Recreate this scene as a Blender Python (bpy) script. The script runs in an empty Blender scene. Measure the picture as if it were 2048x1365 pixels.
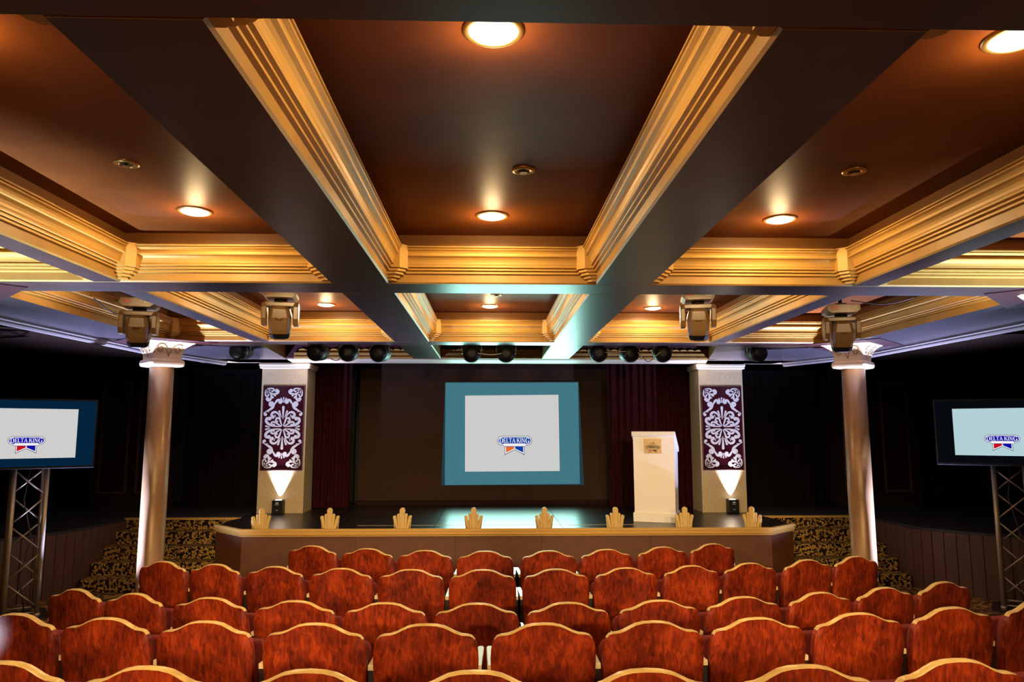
import bpy, bmesh, math, random
from mathutils import Vector, Matrix
random.seed(7)
SC = bpy.context.scene
COL = SC.collection
PI = math.pi

# ------------------------------------------------------------------ camera
F_PX = 1450.0
TH = math.atan(178.5 / F_PX)
PS = math.atan(43 / F_PX * math.cos(TH))
Fv = Vector((math.sin(PS) * math.cos(TH), math.cos(PS) * math.cos(TH), math.sin(TH)))
Rv = Vector((math.cos(PS), -math.sin(PS), 0))
Uv = Rv.cross(Fv)
cam_d = bpy.data.cameras.new('camera')
cam = bpy.data.objects.new('camera', cam_d)
COL.objects.link(cam)
M = Matrix.Identity(4)
for i in range(3):
    M[i][0] = Rv[i]; M[i][1] = Uv[i]; M[i][2] = -Fv[i]
M[0][3], M[1][3], M[2][3] = 0, 0, 1.95
cam.matrix_world = M
cam_d.sensor_width = 36
cam_d.lens = F_PX / 2048 * 36
cam_d.clip_start = 0.05
SC.camera = cam

# ------------------------------------------------------------------ world, exposure
w = bpy.data.worlds.new('world'); SC.world = w; w.use_nodes = True
w.node_tree.nodes['Background'].inputs[0].default_value = (0.012, 0.009, 0.008, 1)
w.node_tree.nodes['Background'].inputs[1].default_value = 0.6
SC.view_settings.view_transform = 'Standard'
SC.view_settings.look = 'None'
SC.view_settings.gamma = 1
SC.view_settings.exposure = 0.0
SC.cycles.max_bounces = 8
SC.cycles.sample_clamp_indirect = 6

LAMP_W = 27.0            # each recessed ceiling lamp
LAMP_C = (1.0, 0.68, 0.33)
UP_C = (0.76, 0.76, 1.0)
UP_COLUMN_W = 1500.0       # LED uplights at the column feet
UP_PILLAR_W = 900.0       # LED uplights on the stage

def new_light(name, kind, loc, energy, color, radius=0.05, direction=None, spot=None, blend=0.6):
    d = bpy.data.lights.new(name, kind); d.energy = energy; d.color = color
    if kind in ('POINT', 'SPOT'): d.shadow_soft_size = radius
    if spot: d.spot_size = math.radians(spot); d.spot_blend = blend
    o = bpy.data.objects.new(name, d); o.location = loc; COL.objects.link(o)
    if direction: o.rotation_euler = Vector(direction).to_track_quat('-Z', 'Y').to_euler()
    return o

# light thrown back into the hall by the projection screen
ad = bpy.data.lights.new('screen_light', 'AREA'); ad.shape = 'RECTANGLE'; ad.size = 2.1; ad.size_y = 1.6; ad.energy = 40; ad.spread = math.radians(105); ad.color = (0.45, 0.95, 0.80)
ao = bpy.data.objects.new('screen_light', ad); COL.objects.link(ao); ao.location = (0.36, 11.965, 1.90); ao.rotation_euler = (math.radians(-90), 0, 0)
# front-of-house spots behind the audience, aimed at the lectern and at the seats
new_light('lectern_spot', 'SPOT', (0.6, -1.5, 2.85), 400, (1.0, 0.88, 0.76), 0.06,
          (2.25 - 0.6, 9.8 + 1.5, 1.35 - 2.85), 8.6, 0.5)
for sx in (-2.3, 2.6):
    new_light('house_wash', 'SPOT', (sx, -3.2, 2.85), 1050, (1.0, 0.72, 0.36), 0.10, (0.3 - sx * 0.9, 12.0, -2.3), 46, 1.0)
for sx in (-1.9, 2.4):
    new_light('stage_fill_spot', 'SPOT', (sx * 0.4, -1.6, 2.88), 1300, (1.0, 0.72, 0.38), 0.06, (sx * 0.6, 10.6, -2.35), 25, 0.8)  # extra spots added to brighten the stage edge and footlights
for sx in (-1.8, 0.0, 1.8):
    new_light('house_lamp', 'POINT', (sx, 0.2, 3.1), 60, (1.0, 0.70, 0.40), 0.12)

# ------------------------------------------------------------------ materials
def lin(r, g, b):
    f = lambda c: ((c / 255 + 0.055) / 1.055) ** 2.4 if c > 10 else c / 255 / 12.92
    return (f(r), f(g), f(b), 1)

def mat(name, col, rough=0.5, metal=0.0, spec=0.5, noise=0.0, scale=8.0, stretch=(1, 1, 1), coat=0.0, bump=0.0, bscale=60.0, col2=None, contrast=(0.35, 0.65)):
    m = bpy.data.materials.new(name); m.use_nodes = True
    nt = m.node_tree; b = nt.nodes['Principled BSDF']
    c = tuple(col) if len(col) == 4 else (*col, 1)
    b.inputs['Base Color'].default_value = c
    b.inputs['Roughness'].default_value = rough
    b.inputs['Metallic'].default_value = metal
    b.inputs['Specular IOR Level'].default_value = spec
    if coat: b.inputs['Coat Weight'].default_value = coat; b.inputs['Coat Roughness'].default_value = 0.15
    if noise or col2 or bump:
        tc = nt.nodes.new('ShaderNodeTexCoord')
        mp = nt.nodes.new('ShaderNodeMapping'); mp.inputs['Scale'].default_value = stretch
        nt.links.new(tc.outputs['Object'], mp.inputs['Vector'])
    if noise or col2:
        n = nt.nodes.new('ShaderNodeTexNoise'); n.inputs['Scale'].default_value = scale; n.inputs['Detail'].default_value = 6
        nt.links.new(mp.outputs['Vector'], n.inputs['Vector'])
        r = nt.nodes.new('ShaderNodeValToRGB')
        r.color_ramp.elements[0].position, r.color_ramp.elements[1].position = contrast
        c2 = col2 if col2 else tuple(x * (1 - noise) for x in c[:3])
        r.color_ramp.elements[0].color = (*c2[:3], 1); r.color_ramp.elements[1].color = c
        nt.links.new(n.outputs['Fac'], r.inputs['Fac'])
        nt.links.new(r.outputs['Color'], b.inputs['Base Color'])
    if bump:
        n2 = nt.nodes.new('ShaderNodeTexNoise'); n2.inputs['Scale'].default_value = bscale; n2.inputs['Detail'].default_value = 4
        nt.links.new(mp.outputs['Vector'], n2.inputs['Vector'])
        bp = nt.nodes.new('ShaderNodeBump'); bp.inputs['Strength'].default_value = bump; bp.inputs['Distance'].default_value = 0.01
        nt.links.new(n2.outputs['Fac'], bp.inputs['Height']); nt.links.new(bp.outputs['Normal'], b.inputs['Normal'])
    return m

def emit(name, col, strength):
    m = bpy.data.materials.new(name); m.use_nodes = True
    nt = m.node_tree; b = nt.nodes['Principled BSDF']
    b.inputs['Base Color'].default_value = (0.0005, 0.0005, 0.0005, 1)
    b.inputs['Roughness'].default_value = 0.6; b.inputs['Specular IOR Level'].default_value = 0.0
    b.inputs['Emission Color'].default_value = tuple(col) if len(col) == 4 else (*col, 1)
    b.inputs['Emission Strength'].default_value = strength
    return m

def wood_mat():
    m = bpy.data.materials.new('stained_plywood'); m.use_nodes = True
    nt = m.node_tree; L = nt.links.new; b = nt.nodes['Principled BSDF']
    tc = nt.nodes.new('ShaderNodeTexCoord'); oi = nt.nodes.new('ShaderNodeObjectInfo')
    add = nt.nodes.new('ShaderNodeVectorMath'); add.operation = 'ADD'
    mul = nt.nodes.new('ShaderNodeMath'); mul.operation = 'MULTIPLY'; mul.inputs[1].default_value = 37.0
    L(oi.outputs['Random'], mul.inputs[0]); L(tc.outputs['Object'], add.inputs[0]); L(mul.outputs[0], add.inputs[1])
    mp = nt.nodes.new('ShaderNodeMapping'); mp.inputs['Scale'].default_value = (1.0, 1.0, 0.28)
    L(add.outputs[0], mp.inputs['Vector'])
    n1 = nt.nodes.new('ShaderNodeTexNoise'); n1.inputs['Scale'].default_value = 46; n1.inputs['Detail'].default_value = 8; n1.inputs['Roughness'].default_value = 0.68
    n1.inputs['Distortion'].default_value = 0.7
    L(mp.outputs['Vector'], n1.inputs['Vector'])
    n2 = nt.nodes.new('ShaderNodeTexNoise'); n2.inputs['Scale'].default_value = 5; n2.inputs['Detail'].default_value = 3
    L(add.outputs[0], n2.inputs['Vector'])
    mx = nt.nodes.new('ShaderNodeMath'); mx.operation = 'MULTIPLY_ADD'; mx.inputs[1].default_value = 0.62
    L(n1.outputs['Fac'], mx.inputs[0])
    m2 = nt.nodes.new('ShaderNodeMath'); m2.operation = 'MULTIPLY'; m2.inputs[1].default_value = 0.38
    L(n2.outputs['Fac'], m2.inputs[0]); L(m2.outputs[0], mx.inputs[2])
    r = nt.nodes.new('ShaderNodeValToRGB')
    e = r.color_ramp.elements
    e[0].position = 0.36; e[0].color = (0.050, 0.004, 0.002, 1)
    e[1].position = 0.62; e[1].color = (0.40, 0.047, 0.007, 1)
    k = e.new(0.50); k.color = (0.20, 0.019, 0.004, 1)
    L(mx.outputs[0], r.inputs['Fac']); L(r.outputs['Color'], b.inputs['Base Color'])
    b.inputs['Roughness'].default_value = 0.42
    b.inputs['Specular IOR Level'].default_value = 0.35
    return m

def carpet_mat():
    m = bpy.data.materials.new('floor_carpet'); m.use_nodes = True
    nt = m.node_tree; L = nt.links.new; b = nt.nodes['Principled BSDF']
    tc = nt.nodes.new('ShaderNodeTexCoord')
    n = nt.nodes.new('ShaderNodeTexNoise'); n.inputs['Scale'].default_value = 5.5; n.inputs['Detail'].default_value = 2; n.inputs['Distortion'].default_value = 2.2
    L(tc.outputs['Object'], n.inputs['Vector'])
    r = nt.nodes.new('ShaderNodeValToRGB')
    e = r.color_ramp.elements
    e[0].position = 0.50; e[0].color = (0.07, 0.035, 0.012, 1)
    e[1].position = 0.54; e[1].color = (0.30, 0.16, 0.035, 1)
    L(n.outputs['Fac'], r.inputs['Fac']); L(r.outputs['Color'], b.inputs['Base Color'])
    b.inputs['Roughness'].default_value = 0.95; b.inputs['Specular IOR Level'].default_value = 0.1
    return m

MT = dict(
    gold=mat('gold_paint', (0.57, 0.335, 0.085), 0.48, 0.1, spec=0.3, noise=0.05, scale=14),
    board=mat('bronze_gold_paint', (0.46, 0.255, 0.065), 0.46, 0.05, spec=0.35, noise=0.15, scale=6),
    panel=mat('ceiling_brown_gloss', (0.185, 0.052, 0.012), 0.47, 0.0, spec=0.10, noise=0.22, scale=3, bump=0.02, bscale=25),
    frieze=mat('ochre_paint', (0.32, 0.14, 0.035), 0.45, 0.0, noise=0.1, scale=5),
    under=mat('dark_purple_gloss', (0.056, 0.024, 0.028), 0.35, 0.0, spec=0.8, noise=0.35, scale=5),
    soffit=mat('grey_mauve_soffit', (0.070, 0.056, 0.066), 0.26, 0.0, noise=0.12, scale=6),
    black=mat('black', (0.012, 0.010, 0.010), 0.6),
    dark_wall=mat('dark_brown_wall', (0.022, 0.010, 0.007), 0.85, spec=0.1, noise=0.2, scale=3),
    back_wall=mat('cyclorama_brown', (0.050, 0.026, 0.017), 0.9, spec=0.1, noise=0.12, scale=4),
    curtain=mat('burgundy_velvet', (0.035, 0.004, 0.005), 0.9, spec=0.1, noise=0.3, scale=10),
    black_curtain=mat('black_drape', (0.008, 0.005, 0.005), 0.95, spec=0.1, noise=0.3, scale=10),
    stage=mat('black_stage_floor', (0.018, 0.013, 0.011), 0.30, noise=0.5, scale=7, bump=0.03, bscale=30),
    front=mat('stage_front_brown', (0.115, 0.036, 0.012), 0.6, noise=0.15, scale=9),
    plank=mat('wainscot_brown', (0.080, 0.032, 0.018), 0.6, noise=0.25, scale=6, stretch=(3, 3, 0.6)),
    carpet=carpet_mat(),
    stair=mat('stair_carpet_dark', (0.018, 0.010, 0.012), 0.95, spec=0.1, bump=0.3, bscale=300),
    motif=mat('carpet_gold_pile', (0.50, 0.285, 0.060), 0.95, spec=0.1, noise=0.4, scale=40),
    wood=wood_mat(),
    band=mat('worn_varnished_edge', (0.66, 0.44, 0.15), 0.28, noise=0.3, scale=22),
    fabric=mat('dark_red_upholstery', (0.20, 0.030, 0.022), 0.9, spec=0.15, bump=0.25, bscale=260),
    iron=mat('dark_iron', (0.022, 0.012, 0.010), 0.45, 0.3),
    arm=mat('pale_varnished_arm', (0.66, 0.50, 0.30), 0.22),
    column=mat('bronze_column_paint', (0.33, 0.185, 0.090), 0.32, 0.15, noise=0.12, scale=10, bump=0.05, bscale=200),
    capital=mat('cream_capital', (0.80, 0.64, 0.46), 0.5),
    strip=mat('grey_taupe_strip', (0.26, 0.215, 0.205), 0.5),
    groove=mat('capital_relief_gold', (0.45, 0.27, 0.10), 0.5),
    plate=mat('maroon_plate', (0.045, 0.008, 0.013), 0.5, noise=0.2, scale=40),
    pillar=mat('pillar_textured_gold', (0.55, 0.41, 0.22), 0.55, noise=0.15, scale=30, bump=0.15, bscale=120),
    maroon=mat('maroon_gloss_panel', (0.034, 0.003, 0.008), 0.15),
    white=mat('white_ornament', (0.52, 0.49, 0.46), 0.5),
    cream=mat('cream_lectern', (0.80, 0.74, 0.66), 0.45),
    bronze=mat('bronze_plaque', (0.48, 0.33, 0.16), 0.3, 0.5),
    bronze_dark=mat('plaque_ink', (0.045, 0.025, 0.015), 0.4),
    bronze_red=mat('plaque_copper', (0.40, 0.15, 0.06), 0.4),
    shell=mat('gilded_shell', (0.62, 0.41, 0.13), 0.5, noise=0.15, scale=20),
    steel=mat('brushed_truss_metal', (0.34, 0.27, 0.20), 0.42, 0.55),
    plastic=mat('dark_fixture_plastic', (0.17, 0.10, 0.040), 0.34),
    plastic_bk=mat('black_fixture', (0.005, 0.005, 0.006), 0.4, spec=0.25),
    chrome=mat('bright_rim', (0.5, 0.48, 0.45), 0.25, 0.8),
    brass=mat('brass_ring', (0.50, 0.30, 0.10), 0.3, 0.8),
    cable=mat('pale_cable', (0.45, 0.33, 0.20), 0.5),
    dark_cable=mat('dark_cable', (0.03, 0.02, 0.02), 0.5),
    red=mat('red_badge', (0.40, 0.05, 0.02), 0.4),
    whiteprint=mat('white_print', (0.75, 0.72, 0.70), 0.5),
    lens=emit('lamp_lens', (1.0, 0.90, 0.72), 5.0),
    led=emit('led_lens', (0.92, 0.9, 1.0), 8.0),
    slide=emit('projected_white', lin(203, 203, 201), 1.0),
    teal=emit('projected_teal', lin(66, 118, 130), 1.0),
    teal_dim=emit('projected_teal_dim', lin(36, 58, 66), 1.0),
    lo_blue=emit('logo_blue', lin(12, 66, 164), 1.0),
    lo_navy=emit('logo_navy', lin(30, 36, 84), 1.0),
    lo_white=emit('logo_white', lin(240, 240, 240), 1.0),
    lo_orange=emit('logo_orange', lin(228, 104, 48), 1.0),
    tv_white_l=emit('tv_slide_warm_white', lin(206, 205, 204), 1.0),
    tv_white_r=emit('tv_slide_cool_white', lin(178, 208, 214), 1.0),
    tv_blue=emit('tv_blue_surround', lin(3, 35, 60), 1.0),
    tv_dark=emit('tv_dark_surround', lin(6, 9, 14), 1.0),
    tv_lblue=emit('tv_logo_blue', lin(14, 14, 170), 1.0),
    tv_lred=emit('tv_logo_red', lin(196, 16, 34), 1.0),
    tape=mat('pale_tape', (0.45, 0.33, 0.17), 0.6),
)

# ------------------------------------------------------------------ mesh builder
class MB:
    def __init__(s):
        s.v = []; s.f = []; s.m = []; s.slots = []; s.smooth = []
    def slot(s, m):
        if m not in s.slots: s.slots.append(m)
        return s.slots.index(m)
    def add(s, vs, fs, m, mx=None, smooth=False):
        k = len(s.v); i = s.slot(m)
        for p in vs:
            p = Vector(p)
            s.v.append(tuple(mx @ p) if mx else tuple(p))
        for f in fs:
            s.f.append([a + k for a in f]); s.m.append(i); s.smooth.append(smooth)
    def box(s, a, b, m, mx=None):
        x0, y0, z0 = a; x1, y1, z1 = b
        s.add([(x0, y0, z0), (x1, y0, z0), (x1, y1, z0), (x0, y1, z0), (x0, y0, z1), (x1, y0, z1), (x1, y1, z1), (x0, y1, z1)],
              [(0, 3, 2, 1), (4, 5, 6, 7), (0, 1, 5, 4), (1, 2, 6, 5), (2, 3, 7, 6), (3, 0, 4, 7)], m, mx)
    def prism(s, poly, z0, z1, m, mx=None, side=None):
        n = len(poly)
        a = sum(poly[i][0] * poly[(i + 1) % n][1] - poly[(i + 1) % n][0] * poly[i][1] for i in range(n))
        if a < 0: poly = poly[::-1]
        vs = [(x, y, z0) for x, y in poly] + [(x, y, z1) for x, y in poly]
        s.add(vs, [list(range(n))[::-1], list(range(n, 2 * n))], m, mx)
        s.add(vs, [(i, (i + 1) % n, n + (i + 1) % n, n + i) for i in range(n)], side or m, mx)
    def loft(s, rings, m, mx=None, cap=True, smooth=False, closed=True):
        n = len(rings[0]); vs = [p for r in rings for p in r]; fs = []
        for k in range(len(rings) - 1):
            for i in range(n if closed else n - 1):
                j = (i + 1) % n
                fs.append((k * n + i, k * n + j, (k + 1) * n + j, (k + 1) * n + i))
        s.add(vs, fs, m, mx, smooth)
        if cap:
            s.add(rings[0], [list(range(n))[::-1]], m, mx); s.add(rings[-1], [list(range(n))], m, mx)
    def lathe(s, prof, m, mx=None, n=24, cap=True, smooth=True):
        s.loft([[(r * math.cos(2 * PI * i / n), r * math.sin(2 * PI * i / n), z) for i in range(n)] for r, z in prof], m, mx, cap, smooth)
    def tube(s, pts, r, m, n=6, mx=None, rad=None):
        pts = [Vector(p) for p in pts]; rings = []
        up = Vector((0.13, 0.21, 0.97))
        for i, p in enumerate(pts):
            t = (pts[min(i + 1, len(pts) - 1)] - pts[max(i - 1, 0)]).normalized()
            if abs(t.dot(up)) > 0.95: up = Vector((0.9, 0.3, 0.1))
            a = t.cross(up).normalized(); b = t.cross(a).normalized()
            q = rad[i] if rad else r
            rings.append([p + q * (a * math.cos(2 * PI * k / n) + b * math.sin(2 * PI * k / n)) for k in range(n)])
        s.loft(rings, m, mx, True, True)
    def build(s, name, parent=None, recalc=True, bevel=0):
        me = bpy.data.meshes.new(name); me.from_pydata(s.v, [], s.f)
        for m in s.slots: me.materials.append(m)
        for p, i, sm in zip(me.polygons, s.m, s.smooth): p.material_index = i; p.use_smooth = sm
        if recalc:
            bm = bmesh.new(); bm.from_mesh(me); bmesh.ops.remove_doubles(bm, verts=bm.verts, dist=1e-6)
            bmesh.ops.recalc_face_normals(bm, faces=bm.faces); bm.to_mesh(me); bm.free()
        o = bpy.data.objects.new(name, me); COL.objects.link(o)
        if parent: o.parent = parent
        if bevel:
            b = o.modifiers.new('bevel', 'BEVEL'); b.width = bevel; b.segments = 2; b.limit_method = 'ANGLE'
        return o

def thing(name, label, cat, loc=(0, 0, 0), rz=0.0, group=None):
    o = bpy.data.objects.new(name, None); o.empty_display_size = 0.1
    COL.objects.link(o); o.location = loc; o.rotation_euler = (0, 0, rz)
    o['label'] = label; o['category'] = cat
    if group: o['group'] = group
    return o
def struct(name):
    o = bpy.data.objects.new(name, None); COL.objects.link(o); o['kind'] = 'structure'; return o
def sobj(mb, name, **k):
    o = mb.build(name, **k); o['kind'] = 'structure'; return o
def dup(root, loc, rz, label=None, group=None):
    r = root.copy(); COL.objects.link(r); r.location = loc; r.rotation_euler = (0, 0, rz)
    if label: r['label'] = label
    if group: r['group'] = group
    for ch in list(root.children):
        c = ch.copy(); COL.objects.link(c); c.parent = r
        for g in list(ch.children):
            d = g.copy(); COL.objects.link(d); d.parent = c
    return r

# flat strokes: tapered ribbons and discs in a (u, v) plane
def spline(pts, n=8):
    P = [Vector(p) for p in pts]; P = [2 * P[0] - P[1]] + P + [2 * P[-1] - P[-2]]; out = []
    for i in range(1, len(P) - 2):
        for k in range(n):
            t = k / n; a, b, c, d = P[i - 1], P[i], P[i + 1], P[i + 2]
            out.append(0.5 * (2 * b + (c - a) * t + (2 * a - 5 * b + 4 * c - d) * t * t + (3 * b - a - 3 * c + d) * t ** 3))
    out.append(P[-2]); return out
def stroke(pts, w0, w1, n=6, bulge=0.0, end_disc=0.0):
    """returns polygons (lists of (u, v)) of a ribbon"""
    S = spline([(*p, 0) for p in pts], n); L = []; R = []; N = len(S)
    for i, p in enumerate(S):
        t = (S[min(i + 1, N - 1)] - S[max(i - 1, 0)]).normalized(); nn = Vector((-t.y, t.x, 0)); k = i / (N - 1)
        wd = w0 + (w1 - w0) * k + bulge * math.sin(PI * k)
        L.append(p + nn * wd); R.append(p - nn * wd)
    polys = [[(L[i].x, L[i].y), (R[i].x, R[i].y), (R[i + 1].x, R[i + 1].y), (L[i + 1].x, L[i + 1].y)] for i in range(N - 1)]
    r = max(w1, end_disc)
    if r > 0.001: polys.append(disc(S[-1].x, S[-1].y, r))
    return polys
def disc(u, v, r, n=12):
    return [(u + r * math.cos(2 * PI * i / n), v + r * math.sin(2 * PI * i / n)) for i in range(n)]
def flat(mb, polys, m, mx, thick=0.0):
    """(u, v) polygons onto the plane of matrix mx (local x = u, local z = v, facing -y); unmerged and single-sided slabs"""
    lift = 0.0
    for p in polys:                       # overlapping strokes are lifted a hair over one another
        n = len(p)
        a = sum(p[i][0] * p[(i + 1) % n][1] - p[(i + 1) % n][0] * p[i][1] for i in range(n))
        if a < 0: p = p[::-1]
        lift += 1.2e-4 if n > 6 else 1.5e-5
        mb.add([(u, -thick - lift, v) for u, v in p], [list(range(n))], m, mx)
        if n > 6: lift += 1.2e-4

# ------------------------------------------------------------------ layout constants
ZB, ZC = 2.95, 3.29
CBS = [(-2.10, -1.72), (1.30, 1.69), (4.91, 5.27), (8.23, 8.55)]
MAIN_L, MAIN_R = (-1.10, -0.70), (0.72, 1.11)
OUT_L, OUT_R = (-2.70, -2.51), (2.52, 2.71)
SOF_L, SOF_R = (-4.36, -3.63), (4.09, 4.97)
ZS = 0.75

# ------------------------------------------------------------------ room shell
fl = struct('floor')
b = MB(); b.box((-8, -4, -0.1), (8.6, 12.6, 0), MT['carpet']); b.build('carpet', fl)
b = MB(); b.box((-4.4, -4, 0), (4.9, 4.55, 0.097), MT['carpet']); b.build('floor_tier', fl)
b = MB(); b.box((-4.4, -4, 0.097), (4.9, 3.28, 0.265), MT['carpet']); b.build('floor_tier', fl)
b = MB(); b.box((-8.1, -4, 0), (-8, 12.6, 3.6), MT['dark_wall']); sobj(b, 'wall_left')
b = MB(); b.box((8.6, -4, 0), (8.7, 12.6, 3.6), MT['dark_wall']); sobj(b, 'wall_right')
b = MB(); b.box((-8.1, -4.1, 0), (8.7, -4, 3.6), MT['dark_wall']); sobj(b, 'wall_rear')
b = MB(); b.box((-8.1, 12.56, 0), (8.7, 12.7, 3.6), MT['black']); sobj(b, 'wall_stage')
ce = struct('ceiling')
b = MB(); b.box((-8.1, -4.1, 3.60), (8.7, 12.6, 3.68), MT['black']); b.build('roof_slab', ce)
b = MB(); b.box((-8, -4, 3.02), (SOF_L[0] - 0.02, 10.9, 3.07), MT['dark_wall']); b.build('side_ceiling', ce)
b = MB(); b.box((SOF_R[1] + 0.02, -4, 3.02), (8.6, 10.9, 3.07), MT['dark_wall']); b.build('side_ceiling', ce)
xs = [SOF_L[1], OUT_L[0], OUT_L[1], MAIN_L[0], MAIN_L[1], MAIN_R[0], MAIN_R[1], OUT_R[0], OUT_R[1], SOF_R[0]]
BAYX = [(xs[0], xs[1]), (xs[2], xs[3]), (xs[4], xs[5]), (xs[6], xs[7]), (xs[8], xs[9])]
BAYY = [(CBS[0][1], CBS[1][0]), (CBS[1][1], CBS[2][0]), (CBS[2][1], CBS[3][0])]
for (y0, y1) in BAYY + [(8.55, 10.25)]:
    for (x0, x1) in (BAYX if y1 < 9 else BAYX[1:4]):
        b = MB(); b.box((x0 - 0.02, y0 - 0.02, ZC), (x1 + 0.02, y1 + 0.02, ZC + 0.04), MT['panel']); b.build('ceiling_panel', ce)
# beams: cross beams run through, long beams stand between them; painted gold on the sides, dark below
def beam(x0, x1, y0, y1, name='beam'):
    b = MB(); c = 0.010
    long_y = (y1 - y0) > (x1 - x0)
    if long_y:
        ring = lambda y: [(x0, y, ZC + 0.02), (x0, y, ZB + c), (x0 + c, y, ZB), (x1 - c, y, ZB), (x1, y, ZB + c), (x1, y, ZC + 0.02)]
        A, B = ring(y0), ring(y1)
    else:
        ring = lambda x: [(x, y0, ZC + 0.02), (x, y0, ZB + c), (x, y0 + c, ZB), (x, y1 - c, ZB), (x, y1, ZB + c), (x, y1, ZC + 0.02)]
        A, B = ring(x0), ring(x1)
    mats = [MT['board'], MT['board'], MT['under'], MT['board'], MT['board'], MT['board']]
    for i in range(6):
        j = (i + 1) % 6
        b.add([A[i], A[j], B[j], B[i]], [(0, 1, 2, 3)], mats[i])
    b.add(A, [list(range(6))], MT['board']); b.add(B, [list(range(6))], MT['board'])
    o = b.build('underside_beam' if False else name); o['kind'] = 'structure'; return o
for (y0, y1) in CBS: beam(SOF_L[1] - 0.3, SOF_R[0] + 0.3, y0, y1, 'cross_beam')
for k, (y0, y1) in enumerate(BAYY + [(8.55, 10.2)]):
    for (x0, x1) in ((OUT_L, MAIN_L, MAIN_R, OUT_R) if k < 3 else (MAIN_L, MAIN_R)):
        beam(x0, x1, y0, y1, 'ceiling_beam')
# outer soffits with the crown strip along their far edges
for n, (x0, x1, xe) in enumerate(((SOF_L[0], SOF_L[1], -1), (SOF_R[0], SOF_R[1], 1))):
    t = struct('trim_%d' % (n + 1))
    b = MB()
    if xe < 0: poly = [(x0, -2.1), (x1, -2.1), (x1, 8.55), (OUT_L[0], 8.55), (-2.95, 10.85), (-3.75, 10.85), (x0 + 0.08, 9.3)]
    else: poly = [(x1, -2.1), (x0, -2.1), (x0, 8.55), (OUT_R[1], 8.55), (3.25, 10.85), (4.25, 10.85), (x1 - 0.08, 9.3)]
    # inner board (gold) above, dark gloss underside
    pl = poly if xe > 0 else poly[::-1]
    b.prism(poly, ZB, ZC + 0.02, MT['soffit'], side=MT['board']); b.build('soffit', t)
    b = MB()
    path = [(x0, -2.1), (x0 + 0.01, 6.6), (x0 + 0.10, 9.0), (-3.85, 10.6)] if xe < 0 else [(x1, -2.1), (x1 - 0.01, 6.6), (x1 - 0.05, 9.2), (4.35, 10.6)]
    prof = [(0.0, 0.0), (0.035, -0.004), (0.035, -0.02), (0.022, -0.03), (0.022, -0.045), (0.008, -0.062), (-0.02, -0.066), (-0.03, 0.0)]
    rings = [[(px_ - xe * q, py_, ZB + h) for q, h in prof] for px_, py_ in path]
    b.loft(rings, MT['strip']); b.build('crown_strip', t)

# crown mouldings of the coffers
PROF = [(0, 3.013), (0.018, 3.017), (0.018, 3.029), (0.012, 3.032), (0.034, 3.037), (0.034, 3.047), (0.028, 3.050), (0.048, 3.055), (0.048, 3.065), (0.042, 3.068),
        (0.046, 3.076), (0.048, 3.090), (0.054, 3.105), (0.066, 3.117), (0.082, 3.124), (0.084, 3.131), (0.068, 3.135), (0.068, 3.147), (0.076, 3.159), (0.092, 3.167),
        (0.094, 3.173), (0.080, 3.177), (0.098, 3.181), (0.098, 3.190), (0.0, 3.192)]
def run(b, p0, p1, nrm):
    A = [(p0[0] + nrm[0] * q, p0[1] + nrm[1] * q, z) for q, z in PROF]
    B = [(p1[0] + nrm[0] * q, p1[1] + nrm[1] * q, z) for q, z in PROF]
    n = len(PROF)
    for i in range(n - 1):
        b.add([A[i], A[i + 1], B[i + 1], B[i]], [(0, 1, 2, 3)], MT['gold'])
    b.add(A, [list(range(n))], MT['gold']); b.add(B, [list(range(n))], MT['gold'])
tn = 3
for (y0, y1) in BAYY:
    for (x0, x1) in BAYX:
        t = struct('trim_%d' % tn); tn += 1
        s = 0.112
        for p0, p1, nr in (((x0, y0 + s), (x0, y1 - s), (1, 0)), ((x1, y0 + s), (x1, y1 - s), (-1, 0)), ((x0 + s, y0), (x1 - s, y0), (0, 1)), ((x0 + s, y1), (x1 - s, y1), (0, -1))):
            b = MB(); run(b, p0, p1, nr); b.build('crown_moulding', t)
            b = MB()   # plain ochre strip between crown and ceiling panel
            e = 0.006
            a = (min(p0[0], p1[0]) - (s if nr[1] else 0), min(p0[1], p1[1]) - (s if nr[0] else 0)); c = (max(p0[0], p1[0]) + (s if nr[1] else 0), max(p0[1], p1[1]) + (s if nr[0] else 0))
            a2 = (a[0] - (0 if nr[0] > 0 else (e if nr[0] < 0 else 0)), a[1] - (e if nr[1] < 0 else 0)); c2 = (c[0] + (e if nr[0] > 0 else 0), c[1] + (e if nr[1] > 0 else 0))
            b.box((a2[0], a2[1], 3.19), (c2[0], c2[1], ZC), MT['frieze']); b.build('frieze_strip', t)
        for cx, cy, sx, sy in ((x0, y0, 1, 1), (x1, y0, -1, 1), (x0, y1, 1, -1), (x1, y1, -1, -1)):
            b = MB()
            def blk(q, c, z0, z1): b.prism([(cx, cy), (cx + sx * q, cy), (cx + sx * q, cy + sy * c), (cx + sx * c, cy + sy * q), (cx, cy + sy * q)], z0, z1, MT['gold'])
            blk(0.135, 0.088, 3.035, 3.196)
            blk(0.120, 0.074, 3.016, 3.037); blk(0.104, 0.060, 2.998, 3.018); blk(0.080, 0.044, 2.980, 3.000); blk(0.056, 0.028, 2.962, 2.982)
            b.build('corner_block', t)

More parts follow.
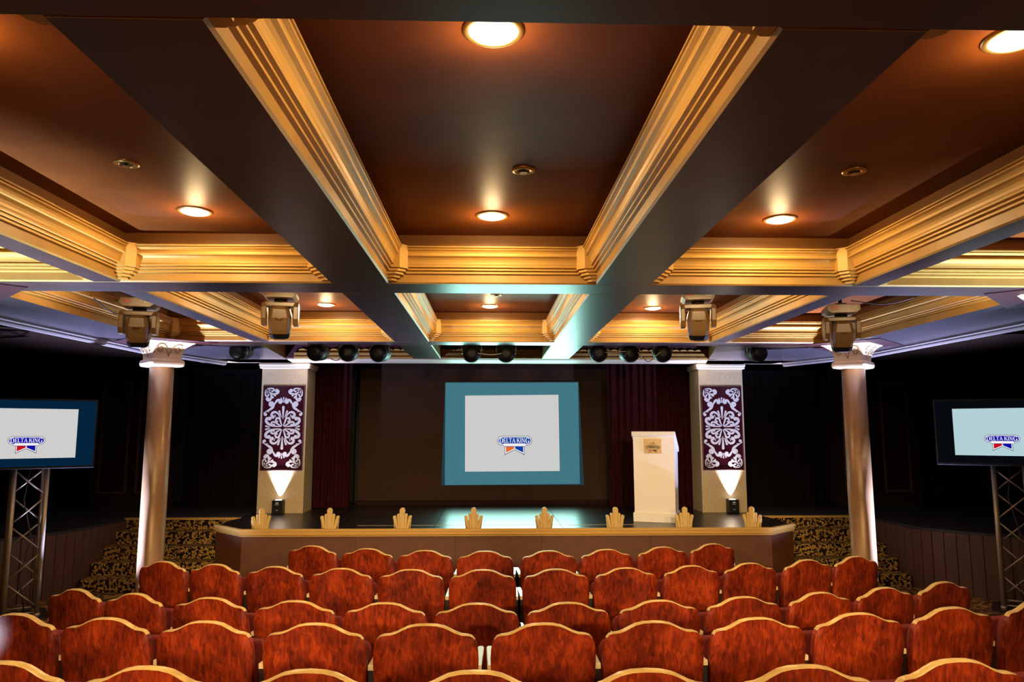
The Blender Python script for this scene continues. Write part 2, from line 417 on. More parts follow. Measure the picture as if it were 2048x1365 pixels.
# proscenium header with scalloped frieze
h = struct('wall_proscenium')
b = MB(); b.box((-4.2, 10.22, ZB + 0.01), (4.7, 10.36, 3.6), MT['plate']); b.build('header_board', h)
b = MB()
for z0, z1, q in ((2.950, 2.975, 0.05), (2.975, 3.000, 0.035), (3.000, 3.030, 0.05)): b.box((-2.75, 10.22 - q, z0), (3.2, 10.24, z1), MT['board'])
b.build('header_crown', h)
b = MB()
k = -2.7
while k < 3.1:
    b.prism([(k + 0.055 * (1 - math.cos(PI * i / 8)), 3.06 + 0.028 * math.sin(PI * i / 8)) for i in range(9)], 0, 0.02, MT['gold'], Matrix(((1, 0, 0, 0), (0, 0, 1, 10.195), (0, 1, 0, 0), (0, 0, 0, 1))))
    b.box((k, 10.195, 3.030), (k + 0.11, 10.22, 3.061), MT['gold'])
    k += 0.11
b.build('scalloped_frieze', h)
b = MB(); b.box((-4.3, 10.36, ZB - 0.0), (4.8, 10.92, 3.0), MT['capital']); b.build('header_soffit', h)

# ------------------------------------------------------------------ stage
FRONT = [(-3.46, 9.50), (-2.98, 9.02), (3.44, 9.00), (3.86, 9.38)]
st = thing('stage', 'low dark theatre stage with gold edge moulding and black boards', 'stage')
b = MB(); b.prism(FRONT + [(3.86, 12.5), (-3.46, 12.5)], 0.02, ZS - 0.03, MT['black']); b.build('core', st)
# boards of the deck, with fine joints
def clip_deck(x0, x1, y0, y1):
    P = [(x0, y0), (x1, y0), (x1, y1), (x0, y1)]
    planes = []
    Q = FRONT
    for i in range(3):
        (ax, ay), (bx, by) = Q[i], Q[i + 1]
        planes.append((-(by - ay), bx - ax, -(-(by - ay) * ax + (bx - ax) * ay)))
    for a, bb, c in planes:
        out = []
        for i in range(len(P)):
            p, q = P[i], P[(i + 1) % len(P)]
            d0 = a * p[0] + bb * p[1] + c; d1 = a * q[0] + bb * q[1] + c
            if d0 >= 0: out.append(p)
            if d0 * d1 < 0: t = d0 / (d0 - d1); out.append((p[0] + (q[0] - p[0]) * t, p[1] + (q[1] - p[1]) * t))
        P = out
        if len(P) < 3: return None
    return P
g = 0.003
for i, (xa, xb) in enumerate(((-3.46, -2.1), (-2.1, -0.7), (-0.7, 0.9), (0.9, 2.4), (2.4, 3.86))):
    for (ya, yb) in ((9.0, 9.95), (9.95, 11.2), (11.2, 12.5)):
        P = clip_deck(xa + g, xb - g, ya + g, yb - g)
        if P:
            b = MB(); b.prism(P, ZS - 0.03, ZS, MT['stage']); b.build('stage_board', st)
# front panels with seams
segs = [(FRONT[0], FRONT[1])]
xsf = [-2.98, -1.62, -0.42, 0.62, 1.95, 3.44]
for i in range(5):
    segs.append(((xsf[i] + 0.002, 9.02 - 0.02 * (xsf[i] + 2.98) / 6.42), (xsf[i + 1] - 0.002, 9.02 - 0.02 * (xsf[i + 1] + 2.98) / 6.42)))
segs.append((FRONT[2], FRONT[3]))
for (p, q) in segs:
    d = Vector((q[0] - p[0], q[1] - p[1], 0)); L = d.length; ang = math.atan2(d.y, d.x)
    mx = Matrix.Translation((p[0], p[1], 0)) @ Matrix.Rotation(ang, 4, 'Z')
    b = MB(); b.box((0, -0.006, 0.0), (L, 0.014, ZS - 0.06), MT['front'], mx); b.build('front_panel', st)
# gold moulding along the edge (mitred loft)
prof = [(0.0, 0.020), (-0.030, 0.020), (-0.040, 0.012), (-0.040, -0.008), (-0.030, -0.012), (-0.030, -0.030), (-0.038, -0.034), (-0.038, -0.048), (-0.022, -0.058), (-0.022, -0.070), (0.0, -0.074)]
rings = []
Q = FRONT
for i, p in enumerate(Q):
    d0 = (Vector(Q[i]) - Vector(Q[i - 1])).normalized() if i else None
    d1 = (Vector(Q[i + 1]) - Vector(Q[i])).normalized() if i < 3 else None
    n0 = Vector((-d0.y, d0.x)) if d0 else None; n1 = Vector((-d1.y, d1.x)) if d1 else None
    if n0 and n1: nn = (n0 + n1).normalized(); nn = nn / nn.dot(n0)
    else: nn = n0 or n1
    rings.append([(p[0] + nn.x * q_, p[1] + nn.y * q_, ZS + z_) for q_, z_ in prof])
b = MB(); b.loft(rings, MT['gold']); b.build('edge_moulding', st)
b = MB(); b.box((-1.68, 9.44, ZS), (1.86, 9.455, ZS + 0.002), MT['tape']); b.build('tape_line', st)
# upstage: brown back wall panel, base rail, curtains
wb = MB(); wb.box((-2.15, 12.02, ZS), (2.0, 12.1, 3.5), MT['back_wall'])
o = wb.build('backdrop_flat'); o['label'] = 'wide plain brown flat standing behind the projection screen'; o['category'] = 'stage flat'
b = MB(); b.box((-2.15, 11.97, ZS), (2.0, 12.02, ZS + 0.07), MT['dark_wall']); b.build('base_rail', o)

def curtain(name, x0, x1, y, z0, z1, m, label, pleat=0.11, amp=0.035):
    b = MB(); n = max(8, int((x1 - x0) / pleat * 8)); rows = []
    for z in (z0, z1):
        rows.append([(x0 + (x1 - x0) * i / n, y + amp * (1.0 if z == z0 else 0.7) * math.sin(2 * PI * (x1 - x0) / pleat * i / n + 0.6 * math.sin(i * 0.31)), z) for i in range(n + 1)])
    back = [[(x, yy + 0.012, z) for x, yy, z in r] for r in rows]
    b.loft(rows, m, cap=False, smooth=True, closed=False); b.loft(back, m, cap=False, smooth=True, closed=False)
    o = b.build(name, recalc=False); o['label'] = label; o['category'] = 'curtain'
    hb = MB(); hb.box((x0, y - 0.05, z1 - 0.06), (x1, y + 0.05, z1), m); hb.build('heading_band', o)
    return o
curtain('stage_curtain', -2.80, -2.18, 11.5, ZS + 0.01, 3.4, MT['curtain'], 'dark burgundy stage curtain just right of the left ornamented pillar')
curtain('stage_curtain', 1.86, 3.20, 11.5, ZS + 0.01, 3.4, MT['curtain'], 'dark burgundy stage curtain behind the white lectern')
curtain('wing_curtain', -4.78, -3.66, 11.75, ZS + 0.01, 2.92, MT['black_curtain'], 'black wing curtain behind the left carpeted stairs')
curtain('wing_curtain', 4.05, 5.35, 11.75, ZS + 0.01, 2.92, MT['black_curtain'], 'black wing curtain behind the right carpeted stairs')
for xa, xb, lab in ((-6.2, -4.95, 'dark brown wall flat left of the black wing curtain on the left'), (5.5, 6.9, 'dark brown wall flat right of the black wing curtain on the right')):
    b = MB(); b.box((xa, 11.6, ZS), (xb, 11.68, 3.0), MT['dark_wall']); o = b.build('wall_flat'); o['label'] = lab; o['category'] = 'stage flat'
    for k in range(2):
        b = MB(); xc = xa + (xb - xa) * (0.27 + 0.46 * k)
        for (u0, u1, v0, v1) in ((-0.22, -0.19, 1.0, 2.7), (0.19, 0.22, 1.0, 2.7), (-0.22, 0.22, 2.7, 2.73), (-0.22, 0.22, 0.97, 1.0)):
            b.box((xc + u0, 11.585, v0), (xc + u1, 11.6, v1), MT['plank'])
        b.build('panel_moulding', o)

# ------------------------------------------------------------------ wings and side platforms
def platform(sgn, path, lab):
    t = thing('side_platform', lab, 'platform')
    poly = path + [(sgn * 7.9 if sgn < 0 else 8.5, path[-1][1]), (sgn * 7.9 if sgn < 0 else 8.5, 12.5), (sgn * 3.47 if sgn < 0 else 3.87, 12.5), (sgn * 3.47 if sgn < 0 else 3.87, 10.29), (path[0][0], 10.29)]
    b = MB(); b.prism(poly, ZS - 0.03, ZS, MT['black']); b.build('platform_top', t)
    S = [Vector((*p, 0)) for p in path]; sp = spline([(*p, 0) for p in path], 12)
    # resample
    ln = [0]
    for a, c in zip(sp, sp[1:]): ln.append(ln[-1] + (c - a).length)
    def at(s):
        for i in range(len(sp) - 1):
            if ln[i + 1] >= s: return sp[i].lerp(sp[i + 1], (s - ln[i]) / max(1e-6, ln[i + 1] - ln[i]))
        return sp[-1]
    s = 0; wd = 0.135
    while s + wd <= ln[-1]:
        a, c = at(s + 0.004), at(s + wd - 0.004); d = c - a; L = d.length; ang = math.atan2(d.y, d.x)
        mx = Matrix.Translation(a) @ Matrix.Rotation(ang, 4, 'Z')
        b = MB(); b.box((0, -0.010, 0), (L, 0.010, ZS - 0.03), MT['plank'], mx); b.build('plank', t); s += wd
    b = MB(); b.loft([[(p.x, p.y, 0.0), (p.x + sgn * 0.03, p.y + 0.03, 0.0), (p.x + sgn * 0.03, p.y + 0.03, ZS - 0.03), (p.x, p.y, ZS - 0.03)] for p in (at(k * ln[-1] / 14) + Vector((sgn * 0.015, 0.015, 0)) for k in range(15))], MT['black']); b.build('plank_backing', t)
    return t
platform(-1, [(-4.97, 10.28), (-4.98, 9.75), (-5.10, 9.05), (-5.42, 8.45), (-6.2, 7.9), (-7.2, 7.6)], 'dark planked side platform behind the left truss stand')
platform(1, [(5.27, 10.28), (5.27, 9.75), (5.36, 9.05), (5.80, 8.55), (6.6, 8.05), (7.6, 7.75)], 'dark planked side platform behind the right truss stand')

# stairs with leaf-scroll carpet
def stairs(x0, x1, lab, seed):
    t = thing('staircase', lab, 'stairs')
    r, td, y0 = 0.15, 0.27, 10.28
    for k in range(5):                      # lowest first
        z1 = r * (k + 1) if k < 4 else ZS
        yf = y0 - td * (4 - k)
        b = MB(); b.box((x0, yf, 0), (x1, y0 + 0.02 if k == 4 else yf + td + 0.01, z1 if k < 4 else ZS - 0.006), MT['stair']); b.build('step', t)
    b = MB(); b.box((x0 - 0.02, y0 - 0.02, ZS - 0.018), (x1 + 0.02, y0 + 0.05, ZS + 0.008), MT['gold']); b.build('top_nosing', t)
    # unrolled strip: s runs up the flight
    L = 5 * r + 4 * td
    def fold(s):
        k = 0; off = 0.004
        while True:
            if s <= r + 1e-9 or k == 4: return (y0 - td * (4 - k) - off, r * k + min(s, r), 0)
            s -= r
            if s <= td + 1e-9: return (y0 - td * (4 - k) + s, r * (k + 1) + off, 1)
            s -= td; k += 1
    rnd = random.Random(seed); polys = []
    nx = 0; u = x0 - 0.05; col = 0
    while u < x1 + 0.1:
        v = -0.05 - (0.09 if col % 2 else 0)
        while v < L + 0.1:
            fl_ = 1 if (col + int(v * 10)) % 2 else -1
            a0 = rnd.uniform(-0.3, 0.3) + (0.75 if rnd.random() < 0.5 else 2.3)
            ca, sa = math.cos(a0), math.sin(a0)
            T = lambda p: (u + ca * p[0] - sa * p[1], v + sa * p[0] + ca * p[1])
            stem = [(-0.085, -0.02 * fl_), (-0.03, 0.012 * fl_), (0.03, -0.012 * fl_), (0.085, 0.02 * fl_)]
            polys += stroke([T(p) for p in stem], 0.008, 0.008, 4)
            for q, sd in ((-0.06, 1), (-0.025, -1), (0.012, 1), (0.05, -1), (0.078, 1)):
                base = (q, 0.004 * sd); tip = (q + 0.030, 0.046 * sd); mid = (q + 0.008, 0.026 * sd)
                polys += stroke([T(base), T(mid), T(tip)], 0.004, 0.005, 3, 0.0135)
            v += 0.125
        u += 0.108; col += 1
    b = MB()
    for p in polys:
        cs = sum(q[1] for q in p) / len(p); cu = sum(q[0] for q in p) / len(p)
        if not (0.004 < cs < L - 0.004 and x0 + 0.01 < cu < x1 - 0.01): continue
        if max(q[1] for q in p) > L or min(q[1] for q in p) < 0 or max(q[0] for q in p) > x1 or min(q[0] for q in p) < x0: continue
        vs = [(q[0], *fold(q[1])[:2]) for q in p]
        if len(vs) > 4: continue
        b.add(vs, [list(range(len(vs)))], MT['motif'])
    o = b.build('carpet_pattern', t, recalc=False); o['kind'] = 'stuff'
    return t
stairs(-4.97, -3.45, 'carpeted stairs with gold leaf pattern left of the stage', 3)
stairs(3.86, 5.26, 'carpeted stairs with gold leaf pattern right of the stage', 5)

# ------------------------------------------------------------------ columns
def column(x, y, lab, group=None):
    t = thing('column', lab, 'column', (x, y, 0), 0, group)
    b = MB(); b.lathe([(0.21, 0.0), (0.21, 0.06), (0.18, 0.09), (0.165, 0.13), (0.135, 0.15), (0.133, 1.2), (0.128, 2.70)], MT['column'], n=40); b.build('shaft', t)
    def half(z):
        pts = [(2.660, 0.135), (2.668, 0.176), (2.674, 0.178), (2.676, 0.182), (2.690, 0.186), (2.705, 0.188), (2.722, 0.185), (2.735, 0.180), (2.740, 0.168), (2.745, 0.160), (2.80, 0.163), (2.85, 0.178), (2.89, 0.205), (2.92, 0.238), (2.935, 0.268), (2.942, 0.268)]
        for (za, a), (zb, c) in zip(pts, pts[1:]):
            if za <= z <= zb: return a + (c - a) * (z - za) / (zb - za)
        return pts[-1][1]
    R45 = Matrix.Rotation(PI / 4, 4, 'Z')
    def ring(z):
        h_ = half(z); c = 0.02
        return [(h_ - c, -h_, z), (h_, -h_ + c, z), (h_, h_ - c, z), (h_ - c, h_, z), (-h_ + c, h_, z), (-h_, h_ - c, z), (-h_, -h_ + c, z), (-h_ + c, -h_, z)]
    b = MB(); b.loft([ring(z) for z in (2.660, 2.668, 2.674, 2.676, 2.690, 2.705, 2.722, 2.735, 2.740, 2.745, 2.80, 2.85, 2.89, 2.92, 2.935, 2.942)], MT['capital'], R45); cap = b.build('capital', t)
    for f_ in range(4):
        b = MB(); RF = R45 @ Matrix.Rotation(f_ * PI / 2, 4, 'Z')
        def onface(u, z): h_ = half(z); return (u * h_, -h_ - 0.002, z)
        for sg in (-1, 1):
            pts = [(0.0, 2.775), (0.10 * sg, 2.83), (0.28 * sg, 2.90), (0.55 * sg, 2.905), (0.70 * sg, 2.865), (0.60 * sg, 2.825), (0.44 * sg, 2.83), (0.42 * sg, 2.862), (0.54 * sg, 2.868)]
            S = spline([(p[0], p[1], 0) for p in pts], 5)
            b.tube([onface(p.x, p.y) for p in S], 0.006, MT['groove'], 5, RF)
        b.build('volute', cap)
    b = MB(); b.prism([(0.44, 0.44), (-0.44, 0.44), (-0.44, -0.44), (0.44, -0.44)], 2.942, 2.949, MT['plate'], R45)
    b.build('diamond_plate', t)
    return t
column(-3.745, 8.35, 'round bronze column with cream capital in front of the left stairs')
column(4.245, 8.35, 'round bronze column with cream capital in front of the right stairs')
column(-3.87, 5.10, 'nearer left column, only the maroon plate tip on its top showing at the left edge')
column(4.25, 5.15, 'nearer right column, only the maroon plate tip on its top showing at the right edge')

# ------------------------------------------------------------------ pillars with ornament panels
def teardrop(p, q, r, n=4): return stroke([p, ((p[0] + q[0]) / 2, (p[1] + q[1]) / 2), q], 0.25 * r, r, n)
def ornament():
    """list of (part name, polygons) in panel units: half width 275, half height 600"""
    quarter = []
    quarter += teardrop((22, 152), (56, 245), 14)
    quarter += stroke([(38, 140), (66, 200), (108, 232), (148, 222), (164, 186), (143, 160)], 5, 15, 6, 7, 27)
    quarter += stroke([(30, 16), (110, 24), (188, 46), (234, 94), (226, 138), (190, 136)], 5, 16, 6, 8, 29)
    quarter += stroke([(10, 28), (30, 84), (48, 134), (82, 142), (100, 110), (78, 92)], 6, 8, 6, 7, 14)
    quarter += stroke([(16, 20), (64, 50), (114, 84), (154, 78), (154, 48), (122, 46)], 6, 8, 6, 7, 14)
    quarter += stroke([(178, 10), (205, 14), (235, 24)], 4, 13, 4)
    quarter += stroke([(150, 22), (176, 40), (190, 66)], 3, 8, 3)
    quarter += stroke([(92, 150), (104, 168), (112, 190)], 2, 7, 3)
    side = []
    side += teardrop((8, 378), (36, 438), 10)
    side += stroke([(140, 318), (116, 370), (86, 410), (50, 408), (46, 384)], 4, 14, 6, 8, 30)
    side += stroke([(266, 226), (208, 258), (158, 296), (142, 340), (172, 352)], 4, 16, 6, 9, 42)
    side += stroke([(272, 224), (266, 212), (250, 196)], 4, 14, 4, 4, 23)
    side += stroke([(196, 232), (230, 238), (268, 226)], 3, 5, 3)
    cor = []
    for sw in (0, 1):
        z = (lambda a, c: (275 - c, 600 - a)) if sw else (lambda a, c: (275 - a, 600 - c))
        cor += stroke([z(56, 60), z(98, 92), z(150, 98), z(190, 78), z(194, 50), z(172, 46)], 5, 13, 6, 7, 27)
        cor += teardrop(z(74, 84), z(122, 152), 13)
        cor += stroke([z(30, 20), z(74, 12), z(122, 20), z(134, 44), z(108, 58)], 4, 8, 6, 5, 14)
        cor += teardrop(z(40, 34), z(78, 40), 9)
    return quarter, side, cor
QO, SO, CO = ornament()
def pillar(xc, wd, lab, yf=10.86):
    t = thing('pillar', lab, 'pillar', (xc, yf, ZS))
    hw = wd / 2
    b = MB(); b.box((-hw, 0, 0), (hw, 0.5, 2.11), MT['pillar']); b.build('body', t)
    b = MB()
    for q, z0, z1 in ((0.012, 2.105, 2.115), (0.032, 2.115, 2.150), (0.040, 2.150, 2.185), (0.022, 2.185, 2.195)): b.box((-hw - q, -q, z0), (hw + q, 0.5, z1), MT['capital'])
    b.build('cap_moulding', t, bevel=0.008)
    b = MB(); b.box((-hw + 0.03, 0.0, 2.19), (hw - 0.03, 0.5, 2.20), MT['board']); b.build('neck', t)
    pc, pv, pw, ph = 0.0, 1.236, 0.295, 0.612
    b = MB(); b.box((-pw, -0.016, pv - ph), (pw, 0.001, pv + ph), MT['maroon']); pn = b.build('ornament_panel', t)
    b = MB()
    for (u0, u1, v0, v1) in ((-pw - 0.012, -pw, pv - ph - 0.012, pv + ph + 0.012), (pw, pw + 0.012, pv - ph - 0.012, pv + ph + 0.012), (-pw, pw, pv + ph, pv + ph + 0.012), (-pw, pw, pv - ph - 0.012, pv - ph)):
        b.box((u0, -0.020, v0), (u1, 0, v1), MT['plate'])
    b.build('panel_edging', pn)
    k = 0.96 * pw / 275; kv = 0.97 * ph / 600
    def put(name, polys, sx, sy):
        b = MB(); flat(b, [[(u * k * sx, pv + v * kv * sy) for u, v in p] for p in polys], MT['white'], Matrix.Translation((0, -0.0175, 0))); b.build(name, pn, recalc=False)
    for sx in (1, -1):
        for sy in (1, -1):
            put('medallion_scroll', QO, sx, sy); put('side_scroll', SO, sx, sy); put('corner_scroll', CO, sx, sy)
    for sy in (1, -1):
        put('centre_petal', teardrop((0, 128), (0, 305), 19), 1, sy); put('centre_petal', teardrop((0, 372), (0, 448), 10), 1, sy)
    return t
pillar(-3.065, 0.67, 'square gold pillar with maroon and white scroll panel, left side of the stage', 10.88)
pillar(3.455, 0.665, 'square gold pillar with maroon and white scroll panel, right side of the stage, behind the lectern', 10.80)

def uplight(x, y, z, rz, lab, visible=True):
    t = thing('uplight', lab, 'uplight', (x, y, z), rz)
    b = MB(); b.box((-0.076, -0.07, 0.0), (0.076, 0.07, 0.195), MT['plastic_bk']); b.build('housing', t, bevel=0.008)
    b = MB(); b.lathe([(0.045, 0.1952), (0.045, 0.199), (0.02, 0.201)], MT['led'], n=16); b.build('led_lens', t)
    b = MB()   # small white crown emblem and lettering ticks
    mx = Matrix.Translation((0, -0.0716, 0))
    flat(b, [[(-0.02, 0.150), (0.02, 0.150), (0.02, 0.155), (-0.02, 0.155)]] + [[(c - 0.006, 0.156), (c + 0.006, 0.156), (c, 0.172)] for c in (-0.014, 0, 0.014)] + [[(-0.026 + 0.0075 * i, 0.130), (-0.021 + 0.0075 * i, 0.130), (-0.021 + 0.0075 * i, 0.137), (-0.026 + 0.0075 * i, 0.137)] for i in range(7)], MT['whiteprint'], mx)
    b.build('front_print', t, recalc=False)
    b = MB(); flat(b, [[(-0.014, 0.05), (-0.006, 0.05), (-0.006, 0.062), (-0.014, 0.062)], [(0.004, 0.05), (0.012, 0.05), (0.012, 0.062), (0.004, 0.062)]], MT['whiteprint'], mx); b.build('port_mark', t, recalc=False)
    return t
uplight(-3.065, 10.80, ZS, 0, 'small black LED uplight box at the foot of the left ornamented pillar')
uplight(3.545, 10.72, ZS, 0, 'small black LED uplight box at the foot of the right ornamented pillar')
new_light('pillar_uplight_beam', 'SPOT', (-3.065, 10.845, ZS + 0.20), UP_PILLAR_W, UP_C, 0.015, (0.0, 0.0, 1), 62, 1.0)
new_light('pillar_uplight_beam', 'SPOT', (3.545, 10.765, ZS + 0.20), UP_PILLAR_W, UP_C, 0.015, (-0.02, 0.0, 1), 62, 1.0)
uplight(-4.50, 8.12, 0, 0.3, 'small black LED uplight box on the floor beside the left column')
uplight(4.98, 8.12, 0, -0.3, 'small black LED uplight box on the floor beside the right column')
for ux, uy, dx_, dy_, c_, k_, cone in ((-4.50, 8.12, 0.42, 0.14, (0.46, 0.55, 1.0), 1.3, 114), (4.98, 8.12, -0.42, 0.14, (0.46, 0.55, 1.0), 1.3, 114),
                                   (-3.45, 3.95, -0.05, 0.08, (0.62, 0.82, 1.0), 1.4, 72), (3.95, 4.0, 0.05, 0.08, (0.62, 0.82, 1.0), 1.4, 72)):
    new_light('column_uplight_beam', 'SPOT', (ux, uy, 0.23), UP_COLUMN_W * k_, c_, 0.03, (dx_, dy_, 1), cone, 1.0)
for ux, dx_ in ((-4.22, 1.05), (4.72, -1.05)):      # added spots without fixtures, brightening the outer coffers
    new_light('coffer_fill_spot', 'SPOT', (ux, 7.70, 0.23), 1700, (0.80, 0.80, 1.0), 0.03, (dx_, 0.53, 2.85), 24, 1.0)
new_light('seat_patch_spot', 'SPOT', (-3.45, 3.45, 0.30), 150, (0.72, 0.80, 1.0), 0.04, (0.66, 0.72, 0.52), 15, 1.0)  # added narrow spot, no fixture of its own, making a cool patch on one seat

# ------------------------------------------------------------------ lettering and emblem
def ell(u, v, rx, ry, a0, a1, w, n=10, wy=None):
    out = []
    wy = wy or w
    for i in range(n):
        a, c = a0 + (a1 - a0) * i / n, a0 + (a1 - a0) * (i + 1) / n
        out.append([(u + rx * math.cos(a), v + ry * math.sin(a)), (u + rx * math.cos(c), v + ry * math.sin(c)), (u + (rx - w) * math.cos(c), v + (ry - wy) * math.sin(c)), (u + (rx - w) * math.cos(a), v + (ry - wy) * math.sin(a))])
    return out
def R4(u0, v0, u1, v1): return [(u0, v0), (u1, v0), (u1, v1), (u0, v1)]
def glyph(ch):
    s, t, f = 0.155, 0.07, 0.055       # stem, thin stroke, serif
    stem = lambda u: [R4(u, 0, u + s, 1), R4(u - f, 0, u + s + f, 0.055), R4(u - f, 0.945, u + s + f, 1)]
    if ch == 'I': return stem(0.06), 0.29
    if ch == 'D': return stem(0.06) + [R4(0.2, 0, 0.36, t), R4(0.2, 1 - t, 0.36, 1)] + ell(0.34, 0.5, 0.38, 0.5, -PI / 2, PI / 2, 0.17, 12, t), 0.75
    if ch == 'L': return stem(0.06) + [R4(0.2, 0, 0.58, t), [(0.52, 0), (0.58, 0), (0.58, 0.26), (0.55, 0.26)]], 0.62
    if ch == 'E': return stem(0.06) + [R4(0.2, 0, 0.58, t), R4(0.2, 1 - t, 0.56, 1), R4(0.2, 0.47, 0.46, 0.47 + t), R4(0.52, 0, 0.58, 0.22), R4(0.51, 0.80, 0.56, 1), R4(0.43, 0.40, 0.47, 0.62)], 0.62
    if ch == 'T': return stem(0.26) + [R4(0.0, 1 - t, 0.69, 1), R4(0.0, 0.76, 0.045, 1), R4(0.645, 0.76, 0.69, 1)], 0.70
    if ch == 'A': return [[(0.05, 0), (0.13, 0), (0.42, 0.96), (0.36, 1.0)], [(0.36, 1.0), (0.46, 1.0), (0.78, 0), (0.60, 0)], R4(0.2, 0.29, 0.6, 0.29 + t), R4(-0.02, 0, 0.22, 0.055), R4(0.51, 0, 0.86, 0.055)], 0.84
    if ch == 'K': return stem(0.06) + [[(0.2, 0.42), (0.28, 0.42), (0.66, 0.97), (0.57, 0.97)], [(0.30, 0.56), (0.42, 0.68), (0.78, 0.0), (0.58, 0.0)], R4(0.47, 0.945, 0.76, 1), R4(0.50, 0, 0.85, 0.055)], 0.82
    if ch == 'N': return [R4(0.10, 0, 0.17, 1), R4(0.0, 0, 0.27, 0.055), [(0.04, 1), (0.24, 1), (0.74, 0), (0.62, 0)], R4(0.66, 0, 0.73, 1), R4(0.56, 0.945, 0.83, 1), R4(0.0, 0.945, 0.2, 1)], 0.84
    if ch == 'G': return ell(0.42, 0.5, 0.40, 0.5, 0.25 * PI, 1.72 * PI, 0.17, 16, t) + [R4(0.56, 0.06, 0.73, 0.46), R4(0.46, 0.41, 0.83, 0.465), R4(0.66, 0.70, 0.71, 0.98)], 0.82
    return [], 0.32
def words(cx, base, hgt, width):
    """DELTA KING, first and last letters taller and dropping below the line"""
    polys = []; u = 0.0
    for i, ch in enumerate('DELTA KING'):
        g_, w_ = glyph(ch); k = 1.26 if i in (0, 9) else 1.0
        if ch == ' ': u += 0.24; continue
        dv = -0.17 if k > 1 else 0
        polys += [[(u + a * k, c * k + dv) for a, c in p] for p in g_]; u += w_ * k + 0.06
    sx = width / u
    return [[(cx + (a - u / 2) * sx, base + c * hgt) for a, c in p] for p in polys]
def pill(u0, u1, v0, v1, n=10):
    r = (v1 - v0) / 2; v = (v0 + v1) / 2
    return [(u1 - r + r * math.cos(-PI / 2 + PI * i / n), v + r * math.sin(-PI / 2 + PI * i / n)) for i in range(n + 1)] + [(u0 + r + r * math.cos(PI / 2 + PI * i / n), v + r * math.sin(PI / 2 + PI * i / n)) for i in range(n + 1)]
def emblem(parent, mx, W, c_line, c_white, c_blue, c_red, c_blue2, c_text):
    """W = overall width; origin at the pill's centre. Layers are stacked 1.5 mm apart."""
    s = W / 1430.0; E = lambda P: [[(a * s, c * s) for a, c in p] for p in P]
    def layer(name, polys, m, d):
        b = MB(); flat(b, E(polys), m, mx, d); return b.build(name, parent, recalc=False)
    # ribbons: outline, white, colours ; coordinates measured from the pill's centre (y up)
    rib = lambda g_: [[(-405 + g_, -180), (0, -180), (0, -372 + g_ * 1.2), (-405 + g_, -580 + g_ * 2.1)], [(405 - g_, -180), (405 - g_, -580 + g_ * 2.1), (0, -372 + g_ * 1.2), (0, -180)]]
    layer('ribbon_outline', rib(0), c_line, 0.001); layer('ribbon_border', rib(18), c_white, 0.0025)
    layer('ribbon_left', [[(-352, -235), (-20, -235), (-20, -318), (-352, -480)]], c_red, 0.004)
    layer('ribbon_right', [[(352, -235), (352, -480), (20, -318), (20, -235)]], c_blue2, 0.004)
    layer('badge_outline', [pill(-715, 715, -195, 195), [(-470, -200), (470, -200), (440, -240), (-440, -240)], R4(-470, -200, 470, -150)], c_line, 0.0055)
    layer('badge_border', [pill(-695, 695, -176, 176), [(-462, -190), (462, -190), (436, -222), (-436, -222)], R4(-462, -190, 462, -150)], c_white, 0.007)
    layer('badge_field', [pill(-660, 660, -140, 140), ], c_blue, 0.0085)
    layer('badge_bar', [R4(-450, -178, 450, -112)], c_white, 0.0092)
    layer('lettering', words(0, -78, 185, 1240), c_text, 0.0105)

# ------------------------------------------------------------------ projection screen
SY = 11.985
sc_ = thing('projection_screen', 'lit projection screen with teal border and white emblem slide, centre of the stage', 'screen', (0.36, SY, 1.90))
b = MB(); b.prism([(-1.16, -0.84), (1.17, -0.84), (1.10, 0.85), (-1.11, 0.84)], 0, 0.03, MT['teal_dim'], Matrix(((1, 0, 0, 0), (0, 0, 1, 0), (0, 1, 0, 0), (0, 0, 0, 1)))); b.build('screen_sheet', sc_)
b = MB(); flat(b, [[(-1.098, -0.835), (1.10, -0.82), (1.088, 0.835), (-1.105, 0.828)]], MT['teal'], Matrix.Identity(4), 0.004); b.build('projected_border', sc_, recalc=False)
b = MB(); flat(b, [[(-0.772, -0.620), (0.772, -0.612), (0.760, 0.632), (-0.780, 0.616)]], MT['slide'], Matrix.Identity(4), 0.008); sl = b.build('projected_slide', sc_, recalc=False)
emblem(sl, Matrix.Translation((0.035, -0.008, -0.122)), 0.570, MT['lo_navy'], MT['lo_white'], MT['lo_blue'], MT['lo_orange'], MT['lo_blue'], MT['lo_white'])

